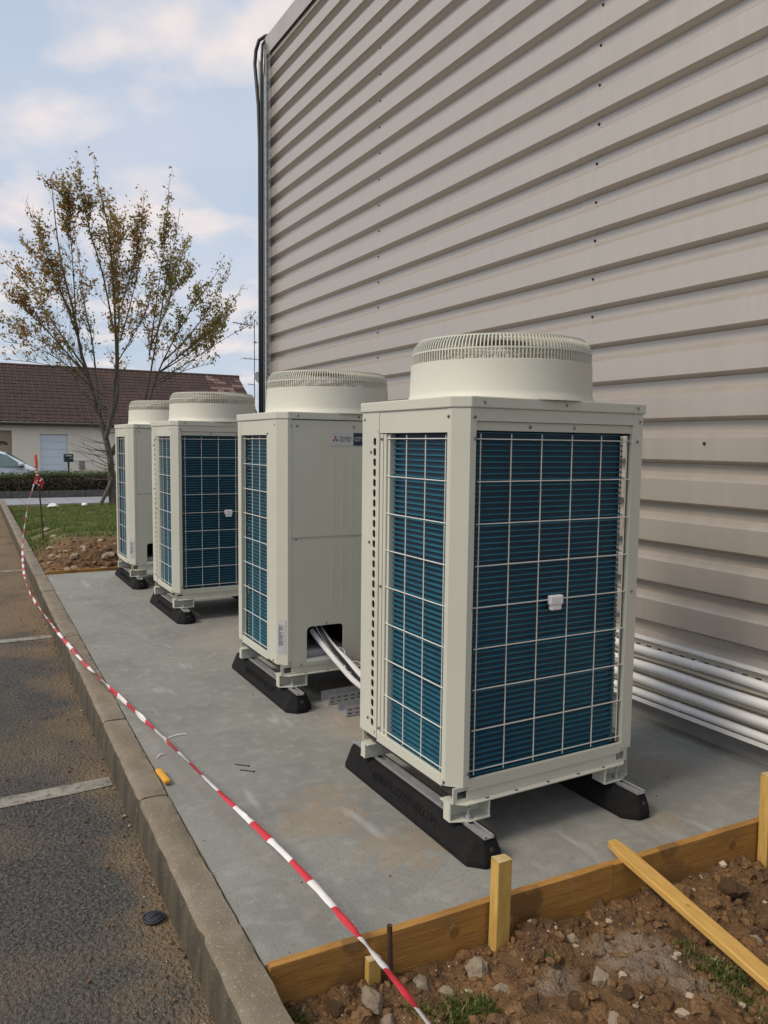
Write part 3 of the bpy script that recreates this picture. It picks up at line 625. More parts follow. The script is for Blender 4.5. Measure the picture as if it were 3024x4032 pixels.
    for yy in (0.001, 0.013):
        o = len(m.v); m.v += [(x, yy, z) for x, z in inn] + [(X1, yy, Zt), (X0, yy, Zt), (X0, yy, Zb), (X1, yy, Zb)]
        A, B, C_, D_ = o + n_i, o + n_i + 1, o + n_i + 2, o + n_i + 3
        ff = [(o + i, o + i + 1, A) for i in range(5)] + [(o + 5, o + 6, B, A)] + [(o + i, o + i + 1, B) for i in range(6, 11)] + [(o + 11, o + 12, C_, B), (o + 12, o + 13, D_, C_), (o + 13, o, A, D_)]
        m.f += ff; m.m += [0] * len(ff)
    for i in range(n_i): m.f.append((i, (i + 1) % n_i, n_i + 4 + (i + 1) % n_i, n_i + 4 + i)); m.m.append(0)
    for i in range(4): m.f.append((n_i + i, n_i + (i + 1) % 4, 2 * n_i + 4 + (i + 1) % 4, 2 * n_i + 4 + i)); m.m.append(0)
    low_p = m.build('lower_panel', 'ivory', u)
    m = MB(); m.box(0.0745, UW - 0.0745, 0.006, 0.012, 0.9605, 0.9735); m.build('panel_seam_strip', 'ivory', u)
    # pressed ribs on the panels
    for par, z0, z1 in ((up_p, 1.02, 1.44), (low_p, 0.56, 0.90)):
        for xx in (0.33, 0.393, 0.456):
            q = MB(); q.prism([(xx - 0.013, -0.0001), (xx - 0.006, -0.0006), (xx + 0.006, -0.0006), (xx + 0.013, -0.0001), (xx + 0.012, 0.002), (xx - 0.012, 0.002)], z0, z1); q.build('pressed_rib', 'ivory', par, loc=(0, 0.001, 0))
    # white lining and tubes inside the opening
    m = MB(); m.box(0.10, 0.46, 0.05, 0.30, 0.236, 0.30); m.build('inner_lining', 'label_paper', u, bevel=0.02)
    m = MB(); m.box(0.165, 0.40, 0.0005, 0.03, 0.240, 0.2615); m.build('opening_sill', 'foam_white', u, bevel=0.004)
    for xx, rr in ((0.20, 0.008), (0.27, 0.010), (0.36, 0.007)):
        m = MB(); m.tube([(xx, 0.16, 0.25), (xx + 0.01, 0.17, 0.6)], rr, 8); m.build('copper_tube', 'rust', u, smooth=True)
    # coil: U-shaped corrugated block
    path = []; off = 0.040; rad = 0.075
    x0, x1, yr = off, UW - off, UD - off
    path.append((x0, 0.205)); 
    for i in range(7): path.append((x0, 0.215 + (yr - rad - 0.215) * i / 6))
    for i in range(1, 9): a = R(180 - 90 * i / 8); path.append((x0 + rad + rad * math.cos(a), yr - rad + rad * math.sin(a)))
    for i in range(1, 9): path.append((x0 + rad + (x1 - x0 - 2 * rad) * i / 8, yr))
    for i in range(1, 9): a = R(90 - 90 * i / 8); path.append((x1 - rad + rad * math.cos(a), yr - rad + rad * math.sin(a)))
    for i in range(1, 7): path.append((x1, yr - rad + (0.222 - yr + rad) * i / 6))
    zp = []; z = 0.247; ptc = 0.0216
    while z < 1.575:
        zp += [(z, 0.0), (z + 0.0125, -0.001), (z + 0.0145, 0.010), (z + 0.0180, 0.010), (z + 0.0210, -0.001)]; z += ptc
    m = MB(); vs = []; n = len(path)
    for i, p in enumerate(path):
        a = Vector(path[max(i - 1, 0)]); b = Vector(path[min(i + 1, n - 1)]); d = (b - a).normalized(); nrm = Vector((-d.y, d.x))
        for zz_, o in zp: q = Vector(p) + nrm * o; vs.append((q.x, q.y, zz_))
    kk = len(zp)
    m.add(vs, [(i * kk + j, (i + 1) * kk + j, (i + 1) * kk + j + 1, i * kk + j + 1) for i in range(n - 1) for j in range(kk - 1)])
    m.m = [1 if (q_ % (kk - 1)) % 5 in (2, 3) or (q_ % (kk - 1)) % 5 == 1 else 0 for q_ in range(len(m.f))]  # painted-lit blue on the ridges, painted-shade blue on the flats
    m.build('coil', ['coil', 'coil_ridge_lit'], u, smooth=30, fix=False)
    m = MB(); vs = []
    for i, p in enumerate(path):
        a = Vector(path[max(i - 1, 0)]); b = Vector(path[min(i + 1, n - 1)]); d = (b - a).normalized(); nrm = Vector((-d.y, d.x)); q = Vector(p) - nrm * 0.035; q0 = Vector(p) - nrm * 0.003
        vs += [(q0.x, q0.y, 0.236), (q.x, q.y, 0.236), (q.x, q.y, 1.60), (q0.x, q0.y, 1.60)]
    m.add(vs, [(i * 4 + j, (i + 1) * 4 + j, (i + 1) * 4 + (j + 1) % 4, i * 4 + (j + 1) % 4) for i in range(n - 1) for j in range(4)] + [(0, 1, 2, 3), ((n - 1) * 4 + 3, (n - 1) * 4 + 2, (n - 1) * 4 + 1, (n - 1) * 4)])
    m.build('coil_backing', 'coil_dark', u)
    # grilles
    rows = [1.536 - 0.1555 * i for i in range(9)]
    wr = 0.0024
    def grille(P, h0, h1, vx, zv0, zv1, ext=0.03):
        g0 = MB()
        z = rows[0]; g0.tube([P(h0 - ext, 0.012, 0), P(h0 - 0.006, 0.003, 0), P(h0 + 0.01, 0, 0), P(h1 - 0.01, 0, 0), P(h1 + 0.006, 0.003, 0), P(h1 + ext * 0.4, 0.012, 0)], wr, 6)
        gr = g0.build('grille', 'wire', u, smooth=True, loc=(0, 0, z)); gme = gr.data
        for z in (rows[4], rows[8]): link('wire', gme, gr, (0, 0, z - rows[0]))
        hw = MB(); hw.tube([P(h0, 0, 0), P(h1, 0, 0)], wr, 6); hme = hw.mesh('wire', ['wire'], 40)
        for i, z in enumerate(rows):
            if i not in (0, 4, 8): link('wire', hme, gr, (0, 0, z - rows[0]))
        vw = MB(); a = P(0, 0.0052, 0); vw.tube([(a[0], a[1], zv0), (a[0], a[1], zv1)], wr, 6); vme = vw.mesh('wire', ['wire'], 40)
        b0 = P(0, 0, 0)
        for x in vx:
            b = P(x, 0, 0); link('wire', vme, gr, (b[0] - b0[0], b[1] - b0[1], -rows[0]))
        return gr
    grille(lambda a, d, z: (UW - a, UD - 0.012 - d, z), 0.092, 0.862, (0.108, 0.249, 0.396, 0.549, 0.704, 0.846), 0.272, 1.556)
    grille(lambda a, d, z: (UW - 0.010 - d, UD - a, z), 0.088, 0.545, (0.105, 0.244, 0.385, 0.518), 0.278, 1.552)
    grille(lambda a, d, z: (0.010 + d, a, z), 0.215, 0.655, (0.223, 0.369, 0.502, 0.640), 0.278, 1.552)
    # white foam clip on the rear grille
    m = MB(); m.box(-0.033, 0.033, -0.012, 0.012, -0.008, 0.030); m.box(-0.028, 0.025, -0.014, 0.008, -0.030, -0.006); m.build('foam_clip', 'foam_white', u, loc=(UW - 0.48, UD - 0.008, 0.901), bevel=0.006)
    # cap
    c = CH; e = 0.006
    def octo(e, c): return [(c, -e), (UW + e, -e), (UW + e, UD - c), (UW - c, UD + e), (-e, UD + e), (-e, c)]
    m = MB(); m.prism(octo(e, c), ZC, ZTOP); m.build('top_cap', 'ivory', u, bevel=0.004)
    # bell mouth
    cx, cy = UW / 2, UD / 2
    pr = [(0.392, ZTOP - 0.002), (0.390, ZTOP + 0.006), (0.384, ZTOP + 0.016), (0.380, ZTOP + 0.035), (0.376, ZTOP + 0.150), (0.370, ZTOP + 0.152), (0.350, ZTOP + 0.146), (0.345, ZTOP + 0.02), (0.345, ZTOP - 0.03)]
    pr = [(min(r_, 0.3735) if False else r_, z_) for r_, z_ in pr]
    m = MB(); m.lathe(pr, 96, (cx, cy)); m.build('bell_mouth', 'ivory_plastic', u, smooth=50, fix=False)
    # guard
    gp = [(0.372, 0.146), (0.3735, 0.172), (0.372, 0.200), (0.364, 0.226), (0.350, 0.243), (0.330, 0.251), (0.27, 0.254), (0.10, 0.256)]
    m = MB(); NR = 160
    for i in range(NR):
        a = 2 * PI * i / NR; ca, sa = math.cos(a), math.sin(a)
        lim = gp if i % 2 == 0 else gp[:7]
        pts = [Vector((cx + r_ * ca, cy + r_ * sa, ZTOP + z_)) for r_, z_ in lim]
        t_ = Vector((-sa, ca, 0)) * 0.0021
        vs = []
        for k_, p in enumerate(pts):
            rad_ = Vector((ca, sa, 0)) if k_ < 4 else Vector((ca * 0.5, sa * 0.5, 0.85))
            vs += [p - t_ * 1.0, p + t_ * 1.0, p + t_ * 0.8 - rad_ * 0.009, p - t_ * 0.8 - rad_ * 0.009]
        fs = [(k_ * 4 + j, k_ * 4 + (j + 1) % 4, (k_ + 1) * 4 + (j + 1) % 4, (k_ + 1) * 4 + j) for k_ in range(len(pts) - 1) for j in range(4)]
        m.add(vs, fs + [(3, 2, 1, 0)])
    for r_, z_ in ((0.3715, 0.193), (0.347, 0.2445), (0.27, 0.252), (0.185, 0.254), (0.105, 0.256)):
        m.lathe([(r_ - 0.005, ZTOP + z_ - 0.003), (r_ + 0.0012, ZTOP + z_ - 0.003), (r_ + 0.0012, ZTOP + z_ + 0.003), (r_ - 0.005, ZTOP + z_ + 0.003), (r_ - 0.005, ZTOP + z_ - 0.003)], 72, (cx, cy))
    m.lathe([(0.0, ZTOP + 0.259), (0.10, ZTOP + 0.259), (0.104, ZTOP + 0.251), (0.0, ZTOP + 0.249)], 32, (cx, cy))
    tag(m.build('fan_guard', 'ivory_plastic', u, fix=False), kind='stuff')
    fan = MB(); fan.lathe([(0.0, ZTOP + 0.10), (0.09, ZTOP + 0.10), (0.10, ZTOP + 0.08), (0.10, ZTOP - 0.02), (0, ZTOP - 0.02)], 24, (cx, cy))
    fan = fan.build('fan_hub', 'dark_metal', u, smooth=40)
    bl = MB(); vs = []
    for i in range(7):
        for j in range(6):
            r_ = 0.095 + 0.24 * i / 6; w = R(-38 + 15 * j + 16 * i / 6); vs.append((r_ * math.cos(w), r_ * math.sin(w), -0.02 + 0.02 * j + 0.004 * i))
    bl.add(vs, [(i * 6 + j, i * 6 + j + 1, (i + 1) * 6 + j + 1, (i + 1) * 6 + j) for i in range(6) for j in range(5)])
    blm = bl.mesh('blade', ['dark_metal'], True)
    for i in range(4): link('blade', blm, fan, (cx, cy, ZTOP + 0.0), (0, 0, PI / 2 * i))
    # screws
    def scr(x, y, z, ax):
        rot = {'-y': (PI / 2, 0, 0), '+y': (-PI / 2, 0, 0), '-x': (0, -PI / 2, 0), '+x': (0, PI / 2, 0)}[ax]
        link('screw', screw_me, u, (x, y, z), (rot[0], rot[1], random.uniform(0, 3)))
    zcap = (ZC + ZTOP) / 2
    for a in (0.105, 0.49, 0.875): scr(UW - a, UD + e, zcap, '+y'); scr(a, -e, zcap, '-y')
    for a in (0.066, 0.895): scr(UW - a, UD, 1.615, '+y')
    for a in (0.33, 0.55): scr(UW - a, UD - 0.0102, 1.583, '+y')
    for a, z in ((0.885, 1.535), (0.885, 0.915)): scr(UW - a, UD, z, '+y')
    for a, z in ((0.08, 1.537), (0.08, 0.913), (0.08, 0.292)): scr(UW - a + 0.012, UD, z, '+y')
    for s_, z in ((0.066, 1.617), (0.715, 1.617), (0.598, 1.565), (0.655, 1.478), (0.663, 1.09), (0.663, 0.70), (0.66, 0.31), (0.605, 0.262), (0.055, 0.252)): scr(UW, UD - s_, z, '+x')
    for s_, z in ((0.566, 1.535), (0.566, 0.912), (0.566, 0.292)): scr(UW - 0.004, UD - s_, z, '+x')
    for y, z in ((0.085, 1.617), (0.19, 1.567), (0.10, 0.252)): scr(0, y, z, '-x')
    for x, z in ((0.066, 1.61), (UW - 0.066, 1.61), (0.06, 0.252), (UW - 0.06, 0.252)): scr(x, 0, z, '-y')
    for x, z in ((0.105, 1.61), (0.46, 1.61), (0.81, 1.61), (0.13, 0.236), (0.29, 0.466), (0.46, 0.236), (0.79, 0.24)): scr(x, 0.001, z, '-y')
    for x in (0.10, 0.47, 0.81): scr(x, 0.006, 0.967, '-y')
    # front sticker: white field with red three-diamond emblem and lettering, navy field with white lettering
    stk = MB(); stk.box(0.313, 0.610, -0.0006, 0.001, 1.500, 1.578); stk = stk.build('name_sticker', 'sticker', u)
    q = MB(); q.box(0.459, 0.608, -0.0012, -0.0006, 1.502, 1.576); q.build('navy_field', 'navy_print', stk)
    q = MB(); s_ = 0.0215; ox, oz = 0.3435, 1.5385
    for a in (90, 210, 330):
        d = (math.cos(R(a)), math.sin(R(a))); n_ = (-d[1], d[0]); h = s_ * 0.5; w = s_ * 0.29
        q.prism([(ox, oz), (ox + d[0] * h + n_[0] * w, oz + d[1] * h + n_[1] * w), (ox + d[0] * s_, oz + d[1] * s_), (ox + d[0] * h - n_[0] * w, oz + d[1] * h - n_[1] * w)], -0.0012, -0.0006, axis='y')
    q.build('diamond_emblem', 'red_print', stk)
    for txt, x, z, size, mt, wd in (('MITSUBISHI', 0.370, 1.546, 0.0185, 'black_print', 0.80), ('ELECTRIC', 0.370, 1.530, 0.0185, 'black_print', 0.90), ('CITY MULTI', 0.466, 1.539, 0.034, 'white_print', 0.82)):
        me = text_mesh(txt, size, 0.0, width=wd); me.materials.append(M[mt]); link('lettering', me, stk, (x, -0.0014, z), (PI / 2, 0, 0))
    # rating label on the front left chamfer
    d = CH / 2 - 0.0006
    lab = MB(); lab.box(-0.026, 0.026, -0.0008, 0.0, -0.098, 0.098); lb = lab.build('rating_label', 'label_paper', u, loc=(d, d, 0.404), rot=(0, 0, -PI / 4))
    q = MB(); rr = random.Random(3)
    for i in range(22):
        z = 0.062 - 0.0055 * i
        w = rr.uniform(0.006, 0.038); q.box(-0.021, -0.021 + w, -0.0014, -0.0009, z, z + 0.0022)
    q.build('print_lines', 'black_print', lb)
    q = MB(); q.box(-0.024, 0.024, -0.0013, -0.0009, 0.072, 0.095); q.build('header_band', 'sticker', lb)
    return u
unit = make_unit()
UPOS = [(0.0, 0.0, 0.0, True), (0.034, 1.7945, -0.01035, False), (0.0455, 4.2084, 0.0044, True), (0.0347, 5.9313, -0.0053, False)]
ULAB = ['nearest pale condenser unit with whole blue coil side and fan top facing viewer', 'second pale condenser unit with red emblem sticker and pipe opening in front panel',
        'third pale condenser unit showing dark blue coil partly behind the panelled unit', 'farthest pale condenser unit, smallest of the row, nearest the tree']
units = []
for i, (x, y, a, flip) in enumerate(UPOS):
    o = unit if i == 0 else copy_tree(unit)
    c_, s_ = math.cos(a), math.sin(a)
    if flip: o.location = (x + c_ * UW - s_ * UD, y + s_ * UW + c_ * UD, 0); o.rotation_euler = (0, 0, PI + a)
    else: o.location = (x, y, 0); o.rotation_euler = (0, 0, a)
    tag(o, ULAB[i], 'air conditioner', 'condenser units in a row on the slab'); units.append(o)

# rubber feet
def make_foot():
    f = empty('rubber_foot')
    H = 0.100; y0, y1 = -0.155, 0.925; xb0, xb1, xt0, xt1 = 0.0, 0.160, 0.036, 0.124; c = 0.052
    def ring(xa, xb, ya, yb, cc, z): return [(xa, ya + cc, z), (xa + cc, ya, z), (xb - cc, ya, z), (xb, ya + cc, z), (xb, yb - cc, z), (xb - cc, yb, z), (xa + cc, yb, z), (xa, yb - cc, z)]
    cut = 0.022
    rs = [ring(xb0, xb1, y0, y1, c, 0.0), ring(xb0, xb1, y0, y1, c, 0.022), ring(xt0, xt1, y0 + 0.028, y1 - 0.028, 0.022, H)]
    m = MB(); vs = [p for r_ in rs for p in r_]
    m.add(vs, [tuple(range(7, -1, -1)), tuple(range(16, 24))] + [(k_ * 8 + i, k_ * 8 + (i + 1) % 8, (k_ + 1) * 8 + (i + 1) % 8, (k_ + 1) * 8 + i) for k_ in range(2) for i in range(8)])
    m.build('block', 'rubber', f, bevel=0.006)
    m = MB()
    xa, xb = 0.058, 0.100
    m.box(xa, xb, y0 + 0.020, y1 - 0.02, H - 0.0005, H + 0.002); m.box(xa, xa + 0.002, y0 + 0.020, y1 - 0.02, H + 0.002, H + 0.010); m.box(xb - 0.002, xb, y0 + 0.020, y1 - 0.02, H + 0.002, H + 0.010)
    m.box(xa, xa + 0.010, y0 + 0.020, y1 - 0.02, H + 0.010, H + 0.0115); m.box(xb - 0.010, xb, y0 + 0.020, y1 - 0.02, H + 0.010, H + 0.0115)
    m.build('mounting_rail', 'galv', f)
    # raised lettering on the sloping left side, reading towards the near end
    me = text_mesh('@BIGFOOTSUPPORT.COM', 0.046, 0.0016, 'CENTER', 0.92); me.materials.append(M['rubber'])
    o = bpy.data.objects.new('lettering', me); COL.objects.link(o); o.parent = f
    p0 = Vector((xb0, 0, 0.022)); p1 = Vector((xt0, 0, H)); v = (p1 - p0).normalized(); ux = Vector((0, -1, 0)); n_ = ux.cross(v).normalized()
    c0 = (p0 + p1) / 2 + Vector((0, 0.375, 0)) + n_ * 0.0012
    o.matrix_local = Matrix(((ux.x, v.x, n_.x, c0.x), (ux.y, v.y, n_.y, c0.y), (ux.z, v.z, n_.z, c0.z), (0, 0, 0, 1)))
    q = MB(); q.lathe([(0, 0.002), (0.008, 0.002), (0.009, 0.0)], 10); q.build('moulding_dimple', 'dark_metal', f, loc=(0.085, y0 + 0.012, 0.062), rot=(PI / 2 - 0.3, 0, 0))
    return f
foot = make_foot(); first = True
who = ['nearest', 'second', 'third', 'farthest']
for i, (x, y, a, flip) in enumerate(UPOS):
    for side in (0, 1):
        o = foot if first else copy_tree(foot); first = False
        lx = -0.006 if side == 0 else 0.766
        o.location = (x + lx * math.cos(a), y + lx * math.sin(a), 0.0003); o.rotation_euler = (0, 0, a)
        tag(o, '%s black rubber support foot under the %s condenser unit' % ('kerb side' if side == 0 else 'wall side', who[i]), 'rubber foot', 'rubber feet under the condenser units')

# pipes leaving the second unit
def hose(label, pts, r, mt, n=12):
    P = [Vector(p) for p in pts]; out = []
    for i in range(len(P) - 1):
        p0, p1, p2, p3 = P[max(i - 1, 0)], P[i], P[i + 1], P[min(i + 2, len(P) - 1)]
        for k_ in range(6):
            t = k_ / 6.0
            out.append(0.5 * ((2 * p1) + (p2 - p0) * t + (2 * p0 - 5 * p1 + 4 * p2 - p3) * t * t + (-p0 + 3 * p1 - 3 * p2 + p3) * t ** 3))
    out.append(P[-1]); return MB().tube(out, r, n).build('insulated_pipe', mt, smooth=50), label
for lab, pts, r, mt in (
    ('thin white lagged pipe hanging in front of the panel opening', [(0.28, 1.90, 0.40), (0.305, 1.80, 0.335), (0.36, 1.70, 0.24), (0.43, 1.60, 0.14), (0.53, 1.53, 0.075), (0.75, 1.48, 0.055), (1.2, 1.47, 0.06), (1.60, 1.47, 0.10), (1.70, 1.47, 0.14)], 0.0165, 'foam_white'),
    ('thick white lagged pipe beside the black cable at panel opening', [(0.31, 1.92, 0.45), (0.345, 1.80, 0.345), (0.41, 1.68, 0.25), (0.49, 1.57, 0.15), (0.60, 1.52, 0.09), (0.80, 1.53, 0.06), (1.2, 1.54, 0.06), (1.60, 1.54, 0.12), (1.70, 1.54, 0.19)], 0.0205, 'foam_white'),
    ('black cable between the two white pipes at panel opening', [(0.285, 1.95, 0.52), (0.30, 1.84, 0.43), (0.335, 1.75, 0.335), (0.40, 1.66, 0.235), (0.47, 1.57, 0.135), (0.60, 1.50, 0.05), (0.85, 1.505, 0.02), (1.65, 1.50, 0.02)], 0.011, 'cable')):
    o, l = hose(lab, pts, r, mt); tag(o, l, 'pipe' if mt != 'cable' else 'cable')
    if mt == 'cable': o.name = 'power_cable'
for p, q in (((0.335, 1.752, 0.272), 0.036), ((0.405, 1.665, 0.20), 0.037)):
    m = MB(); pts = []
    for i in range(17):
        a = 2 * PI * i / 16; pts.append((p[0] + 0.032 + q * 1.55 * math.cos(a), p[1] - 0.01 + q * 0.6 * math.sin(a), p[2] + 0.02 + q * 0.75 * math.sin(a)))
    o = m.tube(pts, 0.0025, 5).build('cable_tie', 'foam_white'); tag(o, ('upper' if q < 0.0365 else 'lower') + ' white cable tie round the pipes at the panel opening', 'cable tie', 'cable ties on the pipes')
o, l = hose('black pipe bend leaving the farthest unit opening', [(0.30, 6.05, 0.46), (0.30, 5.93, 0.40), (0.33, 5.86, 0.28), (0.40, 5.80, 0.12), (0.55, 5.74, 0.05), (0.9, 5.7, 0.04), (1.6, 5.7, 0.06)], 0.018, 'cable'); o.name = 'power_cable'; tag(o, l, 'cable')

# things lying on the slab between the first two units
m = MB(); m.prism([(0.36, 2.05), (0.375, 1.84), (0.64, 1.82), (0.63, 2.06)], 0.012, 0.022); m.box(0.40, 0.60, 1.87, 1.90, 0.001, 0.012); m.box(0.40, 0.60, 2.0, 2.03, 0.001, 0.012)
tag(m.build('flat_panel', 'cardboard'), 'flat brown grey panel lying under the second unit', 'panel')
def offcut(label, x0, x1, y0, rz):
    r_ = empty('tray_offcut', (x0, y0, 0.003), rz); tag(r_, label, 'cable tray', 'tray offcuts on the slab')
    ln = x1 - x0
    m = MB(); m.box(0, ln, 0, 0.003, 0, 0.055); m.box(0, ln, 0.003, 0.10, 0, 0.003); m.box(0, ln, 0.10, 0.103, 0, 0.055); m.build('channel', 'galv', r_)
    for i in range(int(ln / 0.045)):
        for z in (0.016, 0.038):
            q = MB(); q.box(0.012 + 0.045 * i, 0.034 + 0.045 * i, -0.0006, 0.0, z - 0.003, z + 0.003); q.build('slot', 'black_print', r_)
offcut('upper perforated metal tray offcut behind the nearest unit', 0.295, 0.62, 1.69, 0.02)
offcut('lower perforated metal tray offcut closest to the nearest unit', 0.30, 0.66, 1.47, 0.01)

# ------------------------------------------------------------------ formwork, stakes, plank
def bl_y(x): return fy(x)
fb = empty('formwork_board', (-0.822, fy(-0.822) - 0.001, 0), -math.atan(0.0505)); tag(fb, 'long yellow formwork board along the near edge of slab', 'board')
def rough_board(L_, H_, T_, z1, name, parent, mt, seed):
    n = 40; m = MB(); vs = []
    for i in range(n + 1):
        x = L_ * i / n; w = 0.0022 * fbm(x * 3, seed)
        vs += [(x, -T_ + w, z1 - H_), (x, -T_ + w, z1 - 0.002 + w), (x, -T_ + 0.002 + w, z1 + w), (x, -0.002, z1 + w), (x, 0, z1 - 0.003), (x, 0, z1 - H_)]
    fs = [(i * 6 + j, i * 6 + (j + 1) % 6, (i + 1) * 6 + (j + 1) % 6, (i + 1) * 6 + j) for i in range(n) for j in range(6)] + [tuple(range(5, -1, -1)), tuple(n * 6 + j for j in range(6))]
    m.add(vs, fs); return m.build(name, mt, parent, smooth=30)
rough_board(1.29, 0.22, 0.029, 0.010, 'plank', fb, 'wood_board', 1.0)
o = rough_board(1.45, 0.22, 0.029, 0.0085, 'plank', fb, 'wood_board', 7.0); o.location = (1.292, 0, 0)
def stake(label, x, y, w, d, z0, z1, tx=0.0, ty=0.0, mt='wood_stake', end=True):
    r_ = empty('wooden_stake', (x, y, z0)); tag(r_, label, 'stake', 'wooden stakes holding the formwork')
    r_.rotation_euler = (ty, tx, 0)
    m = MB(); n = 10; vs = []
    for i in range(n + 1):
        z = (z1 - z0) * i / n; e = 0.0015 * fbm(z * 9, x * 7)
        vs += [(-w / 2 + e, -d / 2, z), (w / 2 + e, -d / 2, z), (w / 2 + e, d / 2, z), (-w / 2 + e, d / 2, z)]
    m.add(vs, [(3, 2, 1, 0)] + [(i * 4 + j, i * 4 + (j + 1) % 4, (i + 1) * 4 + (j + 1) % 4, (i + 1) * 4 + j) for i in range(n) for j in range(4)])
    m.build('shaft', mt, r_, bevel=0.003)
    m = MB(); h = z1 - z0
    m.add([(-w / 2, -d / 2, h), (w / 2, -d / 2, h - 0.004), (w / 2, d / 2, h - 0.001), (-w / 2, d / 2, h + 0.003), (0, 0, h + 0.004)], [(0, 1, 4), (1, 2, 4), (2, 3, 4), (3, 0, 4)])
    m.build('sawn_end', 'wood_end', r_)
    return r_
stake('tall square wooden stake standing against middle of the near board', -0.058, -0.364, 0.056, 0.042, -0.36, 0.172, 0.012)
stake('wooden stake at the right edge of the photo against near board', 1.258, -0.425, 0.065, 0.042, -0.36, 0.215, -0.02)
stake('short wooden stub beside the rusty bar behind the tape', -0.505, -0.324, 0.045, 0.026, -0.36, -0.045)
rb = MB(); rb.tube([(-0.462, -0.362, -0.3), (-0.464, -0.362, -0.1), (-0.470, -0.362, 0.070)], 0.0085, 8)
tag(rb.build('rebar_stake', 'rust', smooth=50), 'thin rusty steel bar in the soil before left end of board', 'bar')
pl = MB(); n = 16; vs = []; Lp = 1.25
for i in range(n + 1):
    y = Lp * i / n; w = 0.031 + 0.0012 * fbm(y * 4, 2); e = 0.002 * fbm(y * 3, 9); k_ = 0.6 if i == 0 else 1.0
    vs += [(-w * k_ + e, y, 0), (w * k_ + e, y, 0), (w * k_ + e, y, 0.026), (-w * k_ + e, y, 0.027)]
pl.add(vs, [(i * 4 + j, i * 4 + (j + 1) % 4, (i + 1) * 4 + (j + 1) % 4, (i + 1) * 4 + j) for i in range(n) for j in range(4)] + [(3, 2, 1, 0), tuple(n * 4 + j for j in range(4))])
A = Vector((0.543, -0.265, 0.020)); B = Vector((0.535, -0.925, -0.105)); d = (B - A).normalized(); side = d.cross(Vector((0, 0, 1))).normalized(); upv = side.cross(d)
o = pl.build('loose_plank', 'wood_plank', smooth=30, bevel=0.004)
o.matrix_world = Matrix(((side.x, d.x, upv.x, A.x), (side.y, d.y, upv.y, A.y), (side.z, d.z, upv.z, A.z), (0, 0, 0, 1)))
tag(o, 'loose yellow plank leaning from the board onto the soil', 'plank')
ffb = empty('formwork_board', (kin(7.15) + 0.01, 7.148, 0)); tag(ffb, 'yellow formwork board along the far edge of slab', 'board')
rough_board(2.45, 0.2, -0.029, 0.035, 'plank', ffb, 'wood_board', 4.0)

# ------------------------------------------------------------------ barrier tape
TP = [(-0.462,10.000,0.983),(-0.520,9.850,0.891),(-0.589,9.600,0.710),(-0.654,9.350,0.569),(-0.715,9.000,0.414),(-0.767,8.600,0.275),(-0.811,8.200,0.177),(-0.859,7.600,0.118),(-0.913,6.800,0.090),(-0.947,6.100,0.073),(-0.948,5.650,0.064),(-0.929,5.385,0.045),(-0.912,4.962,0.035),(-0.897,4.581,0.030),(-0.882,4.180,0.030),(-0.867,3.812,0.028),(-0.848,3.474,0.027),(-0.829,3.179,0.026),(-0.799,2.722,0.026),(-0.762,2.468,0.028),(-0.734,2.071,0.032),(-0.706,1.690,0.040),(-0.676,1.429,0.047),(-0.667,1.093,0.055),(-0.646,0.780,0.065),(-0.632,0.527,0.075),(-0.617,0.313,0.085),(-0.604,0.099,0.097),(-0.605,-0.151,0.112),(-0.613,-0.406,0.130),(-0.637,-0.674,0.155),(-0.642,-0.771,0.165),(-0.655,-0.876,0.180),(-0.673,-1.013,0.195),(-0.705,-1.225,0.16),(-0.73,-1.40,-0.10)]
TP = [Vector(p) for p in TP]
# smooth and resample
for _ in range(2):
    TP = [TP[0]] + [(TP[i - 1] + TP[i] * 2 + TP[i + 1]) / 4 for i in range(1, len(TP) - 1)] + [TP[-1]]
res = [TP[0]]; acc = 0.0
for i in range(len(TP) - 1):
    seg = TP[i + 1] - TP[i]; k_ = max(1, int(seg.length / 0.02))
    for j in range(1, k_ + 1): res.append(TP[i] + seg * j / k_)
tp = MB(); vs = []; fs = []; ms = []; s_len = 0.0; lens = []
for i, p in enumerate(res):
    if i: s_len += (p - res[i - 1]).length
    lens.append(s_len)
    dd = (res[min(i + 1, len(res) - 1)] - res[max(i - 1, 0)]).normalized()
    sd_ = dd.cross(Vector((0, 0, 1))).normalized(); u_ = sd_.cross(dd).normalized()
    tw = 0.9 + 0.9 * math.sin(s_len * 1.7) + 1.3 * fbm(s_len * 1.6, 3)
    w = 0.0125 + 0.0045 * fbm(s_len * 5, 7)
    a = sd_ * math.cos(tw) + u_ * math.sin(tw); b = u_ * math.cos(tw) - sd_ * math.sin(tw)
    cz = 0.0055 + 0.0045 * fbm(s_len * 9, 11)
    vs += [p - a * w, p - a * w * 0.4 + b * cz, p + a * w * 0.45 + b * cz * 0.4, p + a * w * 0.95 - b * cz * 0.7, p + a * w * 0.3 - b * cz]
for i in range(len(res) - 1):
    c_ = int(lens[i] / 0.175) % 2
    for j in range(5):
        fs.append((i * 5 + j, i * 5 + (j + 1) % 5, (i + 1) * 5 + (j + 1) % 5, (i + 1) * 5 + j)); ms.append(c_)
tp.v = [tuple(v) for v in vs]; tp.f = fs; tp.m = ms
tape = empty('barrier_tape', tuple(res[0])); tag(tape, 'red and white barrier tape sagging along the kerb and slab', 'barrier tape')
o = tp.build('band', ['tape_red', 'tape_white'], tape, smooth=70); o.location = -res[0]
kn = MB()
